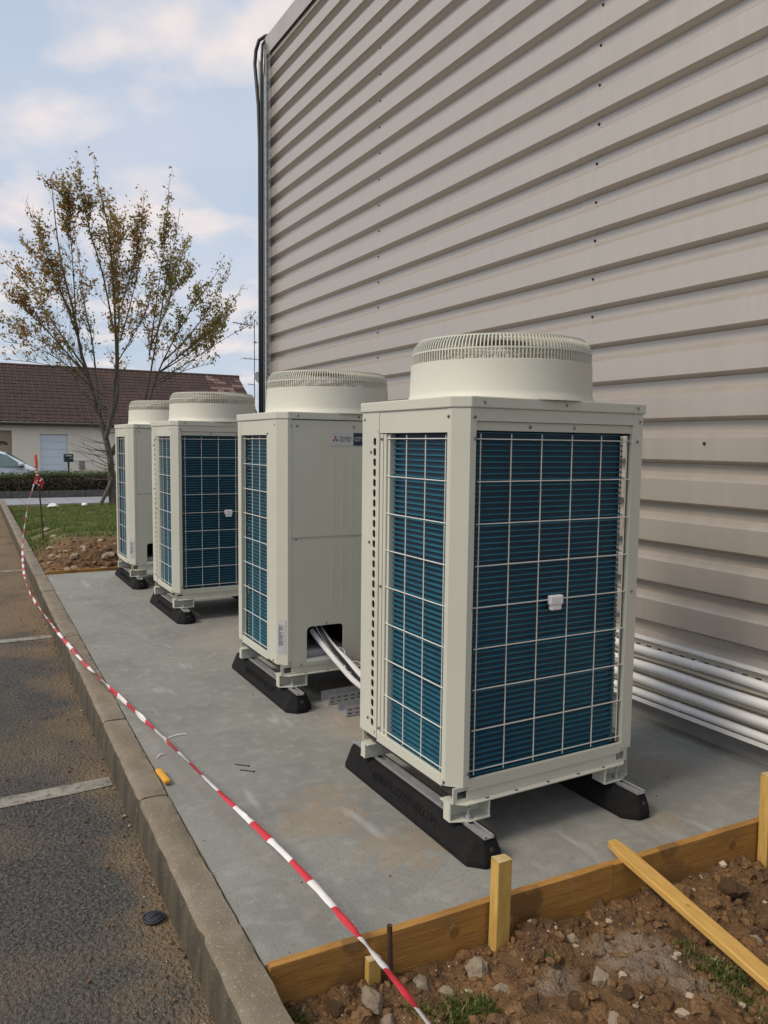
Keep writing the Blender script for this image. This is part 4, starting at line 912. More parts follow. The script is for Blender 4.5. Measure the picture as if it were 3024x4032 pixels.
for i in range(6):
    a = i * 1.1; kn.tube([(0.0 + 0.02 * math.cos(a), 0.01 * i * 0.2, -0.02 + 0.02 * math.sin(a)), (0.05 * math.cos(a + 0.6), 0.02, -0.03 + 0.05 * math.sin(a + 0.6)), (0.03 * math.cos(a + 1.5), 0.0, -0.05 - 0.02 * i)], [0.012, 0.018, 0.008], 6, m=0 if i % 3 else 1)
kn.build('knot', ['tape_red', 'tape_white'], tape, loc=(0.035, -0.02, -0.02), smooth=60)
sk = MB(); sk.tube([(-0.395, 9.98, 0.05), (-0.42, 9.99, 0.6), (-0.46, 10.0, 1.16)], 0.011, 8)
stk_ = empty('tape_post', (-0.40, 9.98, 0.05)); tag(stk_, 'thin stake with orange top holding the barrier tape by the lawn', 'stake')
o = sk.build('shaft', 'rust', stk_, smooth=50); o.location = (0.40, -9.98, -0.05)
m = MB(); m.tube([(-0.458, 10.0, 1.13), (-0.470, 10.0, 1.30)], 0.020, 8); o = m.build('orange_top', 'orange_paint', stk_, smooth=50); o.location = (0.40, -9.98, -0.05)
m = MB()
for i in range(7): m.tube([(-0.444 - 0.0045 * i, 10.0, 0.98 + 0.022 * i), (-0.446 - 0.0045 * i, 10.0, 1.002 + 0.022 * i)], 0.017 + 0.002 * (i % 2), 8, m=i % 2)
o = m.build('wound_tape', ['tape_red', 'tape_white'], stk_, smooth=50); o.location = (0.40, -9.98, -0.05)

# ------------------------------------------------------------------ small things on the ground
m = MB(); m.box(-0.015, 0.015, -0.075, 0.075, 0, 0.02); o = m.build('plastic_wedge', 'yellow_plastic', loc=(-0.788, 1.135, 0.008), rot=(0, 0, 0.05), bevel=0.008)
tag(o, 'small orange yellow plastic block beside the kerb joint', 'plastic block')
cap = empty('valve_cap', (-1.005, 0.37, -0.158)); tag(cap, 'round dark plastic cap lying on the asphalt by the kerb', 'cap')
m = MB(); m.lathe([(0, 0.010), (0.025, 0.010), (0.030, 0.007), (0.032, 0.0), (0, 0)], 24); m.build('disc', 'black_plastic', cap, smooth=40)
m = MB(); m.box(-0.018, 0.018, -0.003, 0.003, 0.010, 0.0125); m.build('grip_bar', 'black_plastic', cap, rot=(0, 0, 0.6))
m = MB(); m.tube([(0.0365 * math.cos(i * 0.4), 0.0365 * math.sin(i * 0.4), 0.004 + 0.0015 * math.sin(i)) for i in range(17)], 0.004, 6); m.build('rim', 'black_plastic', cap, smooth=True)
for k_, (x, y, a, l_, lab) in enumerate(((-0.60, 1.62, 0.15, 0.10, 'white plastic strip lying on slab right of the tape'), (-0.735, 1.40, 0.7, 0.06, 'short white plastic strip on slab next to the kerb'))):
    m = MB(); m.tube([(-l_ / 2, 0, 0.003), (0, 0.006, 0.007), (l_ / 2, 0, 0.003)], 0.0028, 6); o = m.build('plastic_strip', 'foam_white', loc=(x, y, 0.001), rot=(0, 0, a)); tag(o, lab, 'plastic strip')
for k_, (x, y, a, lab) in enumerate(((-0.425, 1.115, -0.75, 'upper of two dark nails on the slab'), (-0.425, 1.045, -0.75, 'lower of two dark nails on the slab'))):
    m = MB(); m.tube([(-0.035, 0, 0.003), (0.035, 0, 0.003)], 0.0022, 6); m.tube([(0.034, 0, 0.003), (0.037, 0, 0.003)], 0.005, 6); o = m.build('nail', 'rust', loc=(x, y, 0.001), rot=(0, 0, a)); tag(o, lab, 'nail')

def rock_mesh(seed, mt, sub=3, amp=0.35, cuts=13):
    r3 = random.Random(int(seed * 100)); b = bmesh.new(); bmesh.ops.create_icosphere(b, subdivisions=sub, radius=1.0)
    planes = []
    for _ in range(cuts):
        n_ = Vector((r3.gauss(0, 1), r3.gauss(0, 1), r3.gauss(0, 1))).normalized(); planes.append((n_, r3.uniform(0.55, 0.92)))
    for v in b.verts:
        c = v.co.copy(); c *= 1 + amp * noise.noise(c * 1.1 + Vector((seed * 7.3, seed, 0)))
        for n_, d_ in planes:
            e_ = c.dot(n_) - d_
            if e_ > 0: c -= n_ * e_ * 0.9
        c *= 1 + 0.10 * noise.noise(c * 3.5 + Vector((seed, 2, 5))) + 0.06 * noise.noise(c * 8 + Vector((seed, 7, 5)))
        v.co = c
    me = bpy.data.meshes.new('rock'); b.to_mesh(me); b.free(); me.materials.append(M[mt])
    me.polygons.foreach_set('use_smooth', [True] * len(me.polygons)); me.set_sharp_from_angle(angle=R(24)); return me
def rock(x, y, z, s, seed, mt, label, fl=0.75, group='loose stones by the near board'):
    o = link('stone', rock_mesh(seed, mt, 4), None, (x, y, z), (0.3 * math.sin(seed), 0.2 * math.cos(seed), seed)); o.scale = (s, s * (0.8 + 0.15 * math.sin(seed * 3)), s * fl)
    tag(o, label, 'stone', group); return o
def sz(x, y, k=0.0): return soil_h(x, y) + k
for x, y, s, seed, mt, lab in (
    (-0.185, -0.425, 0.048, 1.0, 'rock_pale', 'big pale angular stone left of the tall wooden stake'),
    (-0.56, -0.42, 0.042, 2.0, 'rock', 'tan stone leaning below the rusty bar'),
    (-0.535, -0.475, 0.032, 3.0, 'rock', 'smaller tan stone beside the tape at bottom edge'),
    (-0.365, -0.385, 0.042, 4.0, 'rock_pale', 'grey white stone under the board right of the tape'),
    (-0.325, -0.455, 0.026, 5.0, 'rock_pale', 'small whitish stone between tape and big pale stone'),
    (-0.165, -0.525, 0.033, 6.0, 'rock_pale', 'crumbly white stone below the big pale stone'),
    (0.885, -0.53, 0.058, 7.0, 'clod', 'large brown clod right of the loose plank'),
    (0.50, -0.62, 0.038, 8.0, 'clod', 'reddish brown stone just left of the loose plank'),
    (0.71, -0.76, 0.034, 9.0, 'rock', 'oval grey tan stone right of the plank at photo edge'),
    (0.12, -0.645, 0.048, 10.0, 'rock_pale', 'pale grey angular stone at centre of the bare soil'),
    (0.13, -0.745, 0.034, 11.0, 'clod', 'orange brown stone near bottom edge of the soil'),
    (0.17, -0.47, 0.024, 12.0, 'rock_pale', 'small whitish stone at the dark hollow by board'),
    (-0.03, -0.70, 0.035, 13.0, 'clod', 'brown clod near bottom edge between stones'),
    (0.02, -0.80, 0.03, 14.0, 'rock_pale', 'pale stone cut by the bottom edge'),
    (-0.66, -0.385, 0.035, 15.0, 'clod', 'dark brown clod at left end of the board')):
    rock(x, y, sz(x, y, s * 0.05), s, seed, mt, lab)
# pebbles and crumbs: one mass
def scatter(name, n, fn, seed, mats, sub=1):
    rr = random.Random(seed); protos = []
    for k_ in range(6):
        b = bmesh.new(); bmesh.ops.create_icosphere(b, subdivisions=sub, radius=1.0)
        pv_ = [v.co * (1 + 0.45 * noise.noise(v.co * 1.4 + Vector((k_ * 5.1 + seed, 0, 0))) + (0.30 * noise.noise(v.co * 3.3 + Vector((k_, seed, 3))) if sub > 1 else 0)) for v in b.verts]; pf = [tuple(v.index for v in f.verts) for f in b.faces]; b.free(); protos.append((pv_, pf))
    m = MB()
    for i in range(n):
        q = fn(rr)
        if q is None: continue
        x, y, z, s = q; pv_, pf = rr.choice(protos); a = rr.uniform(0, 6.28); ca, sa = math.cos(a), math.sin(a); fl = rr.uniform(0.5, 0.95); e = rr.uniform(0.7, 1.2)
        m.add([(x + s * (ca * v.x - sa * v.y * e), y + s * (sa * v.x + ca * v.y * e), z + s * v.z * fl) for v in pv_], pf, rr.choices(range(len(mats)), weights=[22, 3, 0.8][:len(mats)])[0])
    return m.build(name, mats, smooth=25, fix=False)
def near_soil(rr):
    x = rr.uniform(-0.8, 1.6); y = fy(x) - 0.04 - 0.95 * rr.random() ** 1.3
    if x < kin(y) + 0.02: return None
    s = 0.003 + 0.020 * rr.random() ** 5.0
    return x, y, soil_h(x, y) + s * 0.1, s
tag(scatter('soil_crumbs', 2600, near_soil, 4, ['clod', 'rock', 'rock_pale']), 'crumbled soil and pebbles in front of the near board', 'rubble', kind='stuff')
def near_clods(rr):
    x = rr.uniform(-0.78, 1.5); y = fy(x) - 0.05 - 0.9 * rr.random() ** 1.2
    if x < kin(y) + 0.03: return None
    s = 0.010 + 0.026 * rr.random() ** 2.2
    return x, y, soil_h(x, y) - s * 0.15, s
tag(scatter('soil_clods', 420, near_clods, 23, ['soil', 'clod'], 2), 'broken earth clods half sunk in the near soil', 'earth', kind='stuff')
def park_grit(rr):
    y = rr.uniform(-0.6, 7.5); x = kout(y) - 0.01 - 0.9 * rr.random() ** 2.2
    s = 0.002 + 0.006 * rr.random() ** 4
    return x, y, -0.160 + s * 0.3, s
tag(scatter('asphalt_grit', 1500, park_grit, 9, ['clod', 'rock', 'rock_pale']), 'loose grit along the foot of the kerb', 'grit', kind='stuff')
def slab_grit(rr):
    y = rr.uniform(-0.25, 7.0); x = rr.uniform(kin(y) + 0.02, 1.76); s = 0.0012 + 0.003 * rr.random() ** 4
    return x, y, s * 0.3 + 0.001, s
tag(scatter('slab_grit', 500, slab_grit, 12, ['clod', 'rock', 'dark_metal']), 'tiny crumbs scattered over the concrete slab', 'grit', kind='stuff')
# far bank: named stones plus rubble
for i, (x, y, s, mt, lab) in enumerate(((-0.62, 7.30, 0.045, 'rock', 'leftmost tan stone behind the far board'), (-0.42, 7.28, 0.07, 'rock', 'wide tan stone behind the far board'), (-0.33, 7.32, 0.065, 'rock', 'tan jagged stone at middle of far board'), (-0.20, 7.36, 0.085, 'clod', 'large brown clod in the soil bank'), (0.0, 7.30, 0.075, 'rock', 'grey brown stone right end of soil bank'),
    (0.10, 7.42, 0.08, 'rock', 'large grey brown stone beside the farthest unit'), (-0.45, 7.75, 0.06, 'rock', 'yellowish upright stone on the bank crest'), (-0.18, 7.55, 0.05, 'rock_pale', 'round whitish stone in the upper bank'), (-0.40, 9.0, 0.075, 'rock_pale', 'flat pale stone near foot of the tape post'), (-0.22, 11.2, 0.12, 'rock_pale', 'flat pale stone at the grass edge'), (-0.26, 9.9, 0.09, 'rock_pale', 'long pale stone right of the tape post'))):
    rock(x, y, lawn_h(x, y) + s * 0.1, s * 0.8, 20.0 + i, mt, lab, 0.7, 'stones on the far soil bank')
def bank(rr):
    y = 7.2 + 2.6 * rr.random() ** 1.8; x = kin(y) + rr.uniform(0.02, 2.4); s = 0.008 + 0.045 * rr.random() ** 2.6
    if y > 8.3: s *= 0.6
    return x, y, lawn_h(x, y) + s * 0.2, s
tag(scatter('bank_rubble', 1300, bank, 15, ['clod', 'rock', 'rock']), 'earth clods and rubble on the bank beyond the slab', 'rubble', kind='stuff')

# grass
def blades(name, pts, label, h0, h1, mats, seed, wts):
    rr = random.Random(seed); m = MB()
    for x, y, z in pts:
        h = rr.uniform(h0, h1); a = rr.uniform(0, 6.28); w = h * 0.06 + 0.0012; ln = h * rr.uniform(0.2, 1.3); ca, sa = math.cos(a), math.sin(a)
        px, py = -sa * w, ca * w
        m.add([(x - px, y - py, z), (x + px, y + py, z), (x + ca * ln * 0.35 + px * 0.7, y + sa * ln * 0.35 + py * 0.7, z + h * 0.6), (x + ca * ln * 0.35 - px * 0.7, y + sa * ln * 0.35 - py * 0.7, z + h * 0.6), (x + ca * ln, y + sa * ln, z + h)], [(0, 1, 2, 3), (3, 2, 4)], rr.choices(range(len(mats)), weights=wts)[0])
    o = m.build(name, mats, fix=False); tag(o, label, 'grass', kind='stuff'); return o
rr = random.Random(5); pts = []
while len(pts) < 42000:
    y = 7.6 + 10.65 * rr.random() ** 1.15; x = kin(y) + 0.01 + 4.6 * rr.random() ** 1.2
    dens = (y + 3.0 * (0.5 + 0.5 * fbm(x * 1.1, y * 1.1, 0)) - 10.2) / 1.6
    if rr.random() < max(0.02, min(1.0, dens)) and fbm(x * 1.7, y * 1.7, 8) > -0.22: pts.append((x, y, lawn_h(x, y) - 0.005))
blades('lawn_grass', pts, 'short green grass beyond the soil bank', 0.03, 0.085, ['grass_blade', 'grass_dry'], 1, [8, 2])
def tuft(cx, cy, rx, ry, n, seed):
    r2 = random.Random(seed); out = []
    for _ in range(n):
        x = cx + rx * r2.gauss(0, 0.5); y = cy + ry * r2.gauss(0, 0.5)
        if x > kin(y) + 0.005: out.append((x, y, soil_h(x, y) - 0.004))
    return out
for (a, lab, s_) in ((tuft(-0.33, -0.56, 0.10, 0.07, 700, 1) + tuft(-0.42, -0.52, 0.06, 0.05, 150, 8), 'bright green grass tuft right of the tape at bottom edge', 2), (tuft(0.45, -0.84, 0.07, 0.13, 650, 2) + tuft(0.44, -0.68, 0.03, 0.04, 60, 7), 'grass tuft beside the loose plank', 3), (tuft(-0.765, -0.37, 0.03, 0.05, 90, 3), 'small grass tuft between kerb and board', 4), (tuft(0.02, -0.52, 0.03, 0.03, 50, 5), 'few grass blades on the soil below the stake', 6)):
    blades('grass_tuft', a, lab, 0.008, 0.030, ['weed', 'grass_dry'], s_, [7, 2])
# litter on the lawn
for x, y, s, lab in ((0.464, 16.9, 0.17, 'white plastic bag lying on the lawn'), (1.236, 17.3, 0.13, 'crumpled white paper on the lawn left of the tree')):
    me = rock_mesh(31.0 + x, 'plastic_bag', 2, 0.7); o = link('litter', me, None, (x, y, lawn_h(x, y) + 0.06), (0, 0, x)); o.scale = (s * 0.8, s * 0.7, s * 0.45); tag(o, lab, 'litter')

# ------------------------------------------------------------------ tree
tree = empty('tree', (1.91, 17.5, -0.12)); tag(tree, 'budding tree with several upright stems and rusty young leaves', 'tree')
tb = MB(); leaves = MB(); rt_ = random.Random(11); TX, TY = 1.91, 17.5; TO = Vector((1.91, 17.5, -0.12))
leafpts = []
def catmull(P, k=5):
    out = []
    for i in range(len(P) - 1):
        p0, p1, p2, p3 = P[max(i - 1, 0)], P[i], P[i + 1], P[min(i + 2, len(P) - 1)]
        for q in range(k):
            t = q / k
            out.append(0.5 * ((2 * p1) + (p2 - p0) * t + (2 * p0 - 5 * p1 + 4 * p2 - p3) * t * t + (-p0 + 3 * p1 - 3 * p2 + p3) * t ** 3))
    out.append(P[-1]); return out
def branch(p, d, ln, r, depth, leafy):
    n = 7 if depth < 2 else 5; pts = [p.copy()]; q = p.copy(); dd = d.copy()
    for i in range(n):
        dd = (dd + Vector((rt_.gauss(0, 0.09), rt_.gauss(0, 0.09), 0.06 + rt_.gauss(0, 0.05)))).normalized()
        q = q + dd * (ln / n); pts.append(q.copy())
    tb.tube([x - TO for x in pts], [r * (1 - 0.82 * i / n) for i in range(n + 1)], 5 if depth < 2 else 4, cap=False)
    for i in range(1, n + 1):
        if leafy > 0:
            for _ in range(1):
                if rt_.random() < leafy: leafpts.append(pts[i] + Vector((rt_.gauss(0, 0.04), rt_.gauss(0, 0.04), rt_.gauss(0, 0.035))))
    if depth < 2:
        for i in range(1, n + 1):
            for _ in range(1):
                if rt_.random() < (0.8 if depth == 0 else 0.22):
                    a = rt_.uniform(0, 6.28); s_ = Vector((math.cos(a), math.sin(a), 0.25))
                    nd = (dd * 0.7 + s_ * 0.55).normalized(); branch(pts[i], nd, rt_.uniform(0.12, 0.28), r * 0.5, depth + 1, leafy)
STEMS = [
 ([(1.93, -0.14), (1.91, 0.5), (1.89, 1.05), (1.78, 1.65), (1.67, 2.18), (1.55, 2.55), (1.43, 3.14), (1.3, 3.72), (1.17, 4.59), (0.95, 5.72), (0.84, 6.7), (0.76, 7.73)], 0.12, 0.30),
 ([(1.78, 1.58), (1.92, 2.19), (1.99, 2.8), (2.03, 3.32), (2.01, 4.37), (1.98, 5.55), (1.88, 6.63), (1.72, 7.47), (1.59, 8.18)], 0.075, -0.35),
 ([(1.9, 1.96), (2.07, 2.5), (2.14, 3.26), (2.17, 4.08), (2.21, 4.98), (2.15, 6.01), (2.11, 6.89), (2.09, 7.67)], 0.05, 0.50),
 ([(1.87, 1.2), (2.26, 1.82), (2.65, 2.44), (2.73, 2.75), (2.86, 3.68), (3.03, 4.69), (3.19, 5.77), (3.32, 6.54), (3.45, 7.4)], 0.05, -0.60),
 ([(1.87, 1.08), (2.41, 1.82), (2.86, 2.53), (2.96, 2.84), (3.2, 3.55), (3.64, 4.43), (4.05, 5.17), (4.42, 5.76), (4.71, 6.22)], 0.048, 0.20),
 ([(3.2, 3.55), (3.76, 4.13), (4.33, 4.88), (4.83, 5.72), (5.17, 6.24)], 0.03, 0.70),
 ([(3.08, 3.23), (3.76, 3.9), (4.41, 4.57), (5.08, 5.69)], 0.026, -0.50),
 ([(3.08, 3.23), (3.84, 3.78), (4.57, 4.43), (5.18, 5.14)], 0.024, 0.50),
 ([(3.02, 3.0), (3.83, 3.59), (4.57, 4.19), (5.14, 4.56)], 0.022, -0.70),
 ([(2.98, 2.88), (3.59, 3.26), (4.15, 3.49), (4.57, 3.62)], 0.02, 0.30),
 ([(2.9, 3.91), (3.38, 5.1), (3.7, 6.06), (3.96, 6.82)], 0.025, 0.60),
 ([(2.86, 3.68), (2.95, 5.06), (3.05, 6.43), (3.11, 7.85)], 0.025, -0.90),
 ([(3.03, 4.69), (3.54, 5.42), (3.94, 5.93), (4.18, 6.19)], 0.018, 0.80),
 ([(2.17, 4.01), (2.47, 5.01), (2.74, 6.09), (2.95, 7.09), (2.88, 7.37)], 0.025, 0.90),
 ([(2.2, 4.84), (2.41, 5.82), (2.53, 6.58), (2.54, 7.24)], 0.022, -0.80),
 ([(2.01, 4.37), (1.75, 5.52), (1.42, 6.57), (1.23, 7.32), (1.15, 7.82)], 0.03, -0.90),
 ([(1.98, 5.55), (2.2, 6.39), (2.32, 6.99), (2.3, 7.46)], 0.018, 0.70),
 ([(1.3, 3.72), (0.99, 4.57), (0.64, 5.54), (0.33, 6.41), (0.1, 6.98)], 0.03, -0.60),
 ([(1.23, 4.23), (0.9, 5.14), (0.45, 5.94), (0.11, 6.52)], 0.025, 0.80),
 ([(1.43, 3.14), (0.94, 3.92), (0.42, 4.81), (0.05, 5.47), (-0.24, 5.77)], 0.03, 0.40),
 ([(1.48, 2.92), (0.94, 3.55), (0.34, 4.23), (-0.11, 4.61), (-0.37, 4.9)], 0.028, -0.70),
 ([(1.43, 3.14), (0.8, 3.69), (0.14, 4.07), (-0.43, 4.44)], 0.026, 0.60),
 ([(1.52, 2.77), (0.86, 3.33), (0.26, 3.65), (-0.39, 3.75)], 0.024, -0.30),
 ([(1.55, 2.63), (1.0, 3.19), (0.39, 3.37), (-0.33, 3.47)], 0.02, 0.80),
 ([(1.17, 4.59), (1.09, 5.81), (1.0, 6.58), (0.95, 7.14), (0.55, 7.35)], 0.02, -0.80),
 ([(1.75, 1.96), (1.3, 2.69), (1.1, 3.12)], 0.028, 0.30),
 ([(1.67, 2.18), (1.57, 3.89), (1.45, 4.91), (1.44, 5.78), (1.37, 6.78)], 0.03, 0.90),
 ([(2.03, 3.32), (2.38, 4.1), (2.61, 4.72), (2.69, 5.33)], 0.02, -0.90),
]
for sp, r0, dyy in STEMS:
    P = []
    for i, (x, z) in enumerate(sp):
        t = i / (len(sp) - 1); z = z if z < 3 else 3 + (z - 3) * 0.92; P.append(Vector((x, 17.5 + dyy * t * 1.3 + 0.06 * math.sin(i * 2.1 + r0 * 50), z)))
    C = catmull(P); n = len(C)
    tb.tube([x - TO for x in C], [max(0.006, 0.82 * r0 * (1 - 0.93 * (i / (n - 1)) ** 0.8) * (1.25 if (i < 2 and r0 > 0.12) else 1)) for i in range(n)], 8, cap=False)
    for i in range(2, n):
        z = C[i].z; 
        if z < 2.9: continue
        t = i / (n - 1)
        dd = (C[min(i + 1, n - 1)] - C[i - 1]).normalized()
        for _ in range(2):
            if rt_.random() < (0.45 if n > 28 else 0.6):
                a = rt_.uniform(0, 6.28); s_ = Vector((math.cos(a), math.sin(a), 0.25)); nd = (dd * 0.85 + s_ * 0.5 + Vector((0, 0, 0.15))).normalized()
                branch(C[i], nd, (0.75 - 0.45 * t) * rt_.uniform(0.5, 1.2), 0.0075 * (1.1 - 0.6 * t), 0 if t < 0.8 else 1, 0.46 if t > 0.3 and z > 3.5 else 0.08)
        if z > 3.6:
            for _ in range(1): leafpts.append(C[i] + Vector((rt_.gauss(0, 0.05), rt_.gauss(0, 0.05), rt_.gauss(0, 0.05))))
# bare low twigs
for i in range(26):
    z = rt_.uniform(0.45, 2.7); a = rt_.choice((PI, PI + 0.5, PI - 0.5, rt_.uniform(0, 6.28))); x = 1.9 - 0.06 * max(0, z - 1)
    branch(Vector((x, 17.5, z)), Vector((math.cos(a), math.sin(a), rt_.uniform(-0.25, 0.3))).normalized(), rt_.uniform(0.5, 1.15), 0.012, 1, 0.0)
tb.build('trunk', 'bark', tree, smooth=60, fix=False)
sp_ = MB(); sp_.tube([(-0.36, -0.1, -0.05), (-0.12, 0.0, 0.42), (0.02, 0.0, 0.75)], 0.045, 7); sp_.build('support_prop', 'bark', tree, smooth=50)
for p in leafpts:
    c = p - TO
    clump = fbm(p.x * 1.1, p.y * 1.1, p.z * 1.1)
    for _ in range(rt_.choice((1, 1, 2, 3)) if clump > 0.0 else rt_.choice((0, 0, 1, 1, 2))):
        s_ = rt_.uniform(0.028, 0.052); q = c + Vector((rt_.gauss(0, 0.035), rt_.gauss(0, 0.035), rt_.gauss(0, 0.03)))
        a = Vector((rt_.gauss(0, 1), rt_.gauss(0, 1), rt_.gauss(0, 1))).normalized(); b = a.cross(Vector((rt_.gauss(0, 1), rt_.gauss(0, 1), rt_.gauss(0, 1)))).normalized()
        leaves.add([q - a * s_, q - a * s_ * 0.1 + b * s_ * 0.55, q + a * s_, q - b * s_ * 0.5], [(0, 1, 2, 3)], 1 if rt_.random() < (0.5 if p.x < 3.0 else 0.2) else 0)
tag(leaves.build('crown', ['leaf_olive', 'leaf_rust'], tree, fix=False), kind='stuff')

# ------------------------------------------------------------------ hedge and edging
eg = empty('hedge_edging', (0, 22.3, -0.172)); tag(eg, 'low grey concrete edging in front of the hedge', 'edging')
m = MB(); m.box(0, 0.985, 0, 0.10, 0, 0.21); em = m.mesh('edging_block', ['edging'])
for i in range(18): link('edging_block', em, eg, (-10 + i, 0, 0.004 * math.sin(i * 5)))
hd = empty('hedge', (0, 22.95, -0.06)); tag(hd, 'clipped brown green hedge in front of the white car', 'hedge')
def hedge_top(x): return 0.56 + 0.07 * fbm(x * 0.8, 3) + (0.04 if 0.5 < x < 3 else 0)
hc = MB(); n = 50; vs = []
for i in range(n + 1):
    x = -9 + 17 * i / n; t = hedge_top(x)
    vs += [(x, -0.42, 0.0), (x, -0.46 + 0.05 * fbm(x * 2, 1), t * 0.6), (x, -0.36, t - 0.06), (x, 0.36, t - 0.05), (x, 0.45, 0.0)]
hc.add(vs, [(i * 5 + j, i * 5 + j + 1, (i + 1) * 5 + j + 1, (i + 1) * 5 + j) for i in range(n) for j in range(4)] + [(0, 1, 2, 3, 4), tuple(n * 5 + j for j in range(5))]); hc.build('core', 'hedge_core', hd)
hl = MB(); rh = random.Random(3)
for _ in range(20000):
    x = -4.5 + 11 * rh.random(); t = hedge_top(x); face = rh.random()
    if face < 0.55: y, z = -0.47 + rh.gauss(0, 0.06), rh.uniform(0.0, t)
    else: y, z = rh.uniform(-0.48, 0.45), t + rh.gauss(0, 0.045) - 0.02
    s_ = rh.uniform(0.015, 0.035); q = Vector((x, y, z)); a = Vector((rh.gauss(0, 1), rh.gauss(0, 1), rh.gauss(0, 1))).normalized(); b = a.cross(Vector((rh.gauss(0, 1), rh.gauss(0, 1), rh.gauss(0, 1)))).normalized()
    mi = (2 if (face >= 0.55 and rh.random() < 0.6) else 0) if z > t - 0.12 else (1 if rh.random() < 0.7 else 0)
    hl.add([q - a * s_, q + b * s_ * 0.5, q + a * s_, q - b * s_ * 0.5], [(0, 1, 2, 3)], mi)
tag(hl.build('foliage', ['hedge_leaf', 'hedge_brown', 'hedge_new'], hd, fix=False), kind='stuff')

# ------------------------------------------------------------------ house
HY = 38.0
hs = empty('house', (6.0, HY, -0.36)); tag(hs, 'low cream house with dark red tiled roof and white garage door', 'house')
HO = Vector((6.0, HY, -0.36))
def HB(x0, x1, y0, y1, z0, z1): return (x0 - HO.x, x1 - HO.x, y0, y1, z0 - HO.z, z1 - HO.z)
m = MB()
for a in ((-8, 0.30, 0, 0.3, -0.36, 2.2), (0.30, 1.09, 0, 0.3, 1.94, 2.2), (1.09, 2.29, 0, 0.3, -0.36, 2.2), (2.29, 3.53, 0, 0.3, 1.80, 2.2), (3.53, 13.2, 0, 0.3, -0.36, 2.2), (-8, -7.7, 0.3, 8, -0.36, 2.2), (12.9, 13.2, 0.3, 8, -0.36, 2.2), (-8, 13.2, 7.7, 8, -0.36, 2.2)): m.box(*HB(*a))
m.prism([(0.0, 2.2 - HO.z), (4.0, 5.15 - HO.z), (8.0, 2.2 - HO.z)], 13.2 - HO.x - 0.3, 13.2 - HO.x, axis='x')
m.build('wall', 'render_wall', hs)
gd = MB()
for i in range(6): gd.box(*HB(2.29, 3.53, 0.12, 0.16, -0.36 + 0.36 * i, -0.36 + 0.36 * i + 0.352))
gd.build('garage_door', 'garage', hs)
m = MB(); m.box(*HB(0.30, 1.09, 0.20, 0.25, -0.36, 1.94)); dr = m.build('front_door', 'door_wood', hs)
m = MB(); pts = [(0.93 - 0.24 + 0.24 + 0.24 * math.cos(R(12 * i)) - HO.x - 0.24, 1.28 + 0.17 * math.sin(R(12 * i)) - HO.z) for i in range(16)]
m.prism(pts, 0.18, 0.199, axis='y'); m.build('fanlight', 'glass_dark', dr)
for i in range(1, 4):
    a = R(45 * i); q = MB(); q.tube([(0.69 - HO.x, 0.175, 1.28 - HO.z), (0.69 + 0.24 * math.cos(a) - HO.x, 0.175, 1.28 + 0.17 * math.sin(a) - HO.z)], 0.012, 5); q.build('glazing_bar', 'door_wood', dr)
m = MB(); m.box(*HB(1.24, 1.36, -0.02, -0.001, 1.14, 1.28)); m.build('number_plate', 'garage', hs)
m = MB(); m.box(*HB(4.02, 4.28, -0.03, -0.001, 0.1, 0.52)); m.build('meter_box', 'basewall', hs, bevel=0.01)
m = MB(); m.box(*HB(3.6, 4.6, -0.04, -0.001, 0.53, 0.60)); m.build('cable_duct', 'pvc', hs)
# roof deck and tiles
e0, ez, r0y, rz_ = -0.42, 2.36, 3.95, 5.28
rf = MB(); rf.add([(-8.4 - HO.x, e0, ez - HO.z - 0.05), (13.45 - HO.x, e0, ez - HO.z - 0.05), (13.45 - HO.x, r0y, rz_ - HO.z - 0.05), (-8.4 - HO.x, r0y, rz_ - HO.z - 0.05), (-8.4 - HO.x, 8.4, ez - HO.z - 0.05), (13.45 - HO.x, 8.4, ez - HO.z - 0.05)], [(0, 1, 2, 3), (3, 2, 5, 4)])
roof = rf.build('roof', 'roof_tile', hs)
slope = math.atan2(rz_ - ez, r0y - e0); SL = math.hypot(rz_ - ez, r0y - e0)
NRW = 17; step = SL / NRW; TW = 0.33
def tile_geo(w=TW, l=step * 1.15):
    m_ = MB(); pf = [(0, 0.012), (w * 0.12, 0.034), (w * 0.28, 0.038), (w * 0.42, 0.016), (w * 0.7, 0.010), (w * 0.97, 0.014)]
    k_ = len(pf); vs = [(x, 0, z + 0.022) for x, z in pf] + [(x, l, z) for x, z in pf] + [(x, 0, z + 0.004) for x, z in pf]
    m_.add(vs, [(i, i + 1, k_ + i + 1, k_ + i) for i in range(k_ - 1)] + [(2 * k_ + i, 2 * k_ + i + 1, i + 1, i) for i in range(k_ - 1)]); return m_
tg = tile_geo(); tme = tg.mesh('roof_tile', ['roof_tile'], 60, fix=False); tme2 = tg.mesh('roof_tile', ['roof_tile_lichen'], 60, fix=False)
rest = MB(); rr = random.Random(21); cnt = 0
cs, sn = math.cos(slope), math.sin(slope)
cells = []
for j in range(NRW):
    for i in range(int(21.8 / TW)):
        x = -8.38 + TW * i; cells.append((x, j))
vis = [c for c in cells if 0.2 < c[0] < 5.6] 
vis = sorted(vis, key=lambda c: (abs(c[0] - 2.9) * 0.2 + c[1]))[:255] + [c for c in cells if c[0] > 12.0][:45]
vis = set(vis)
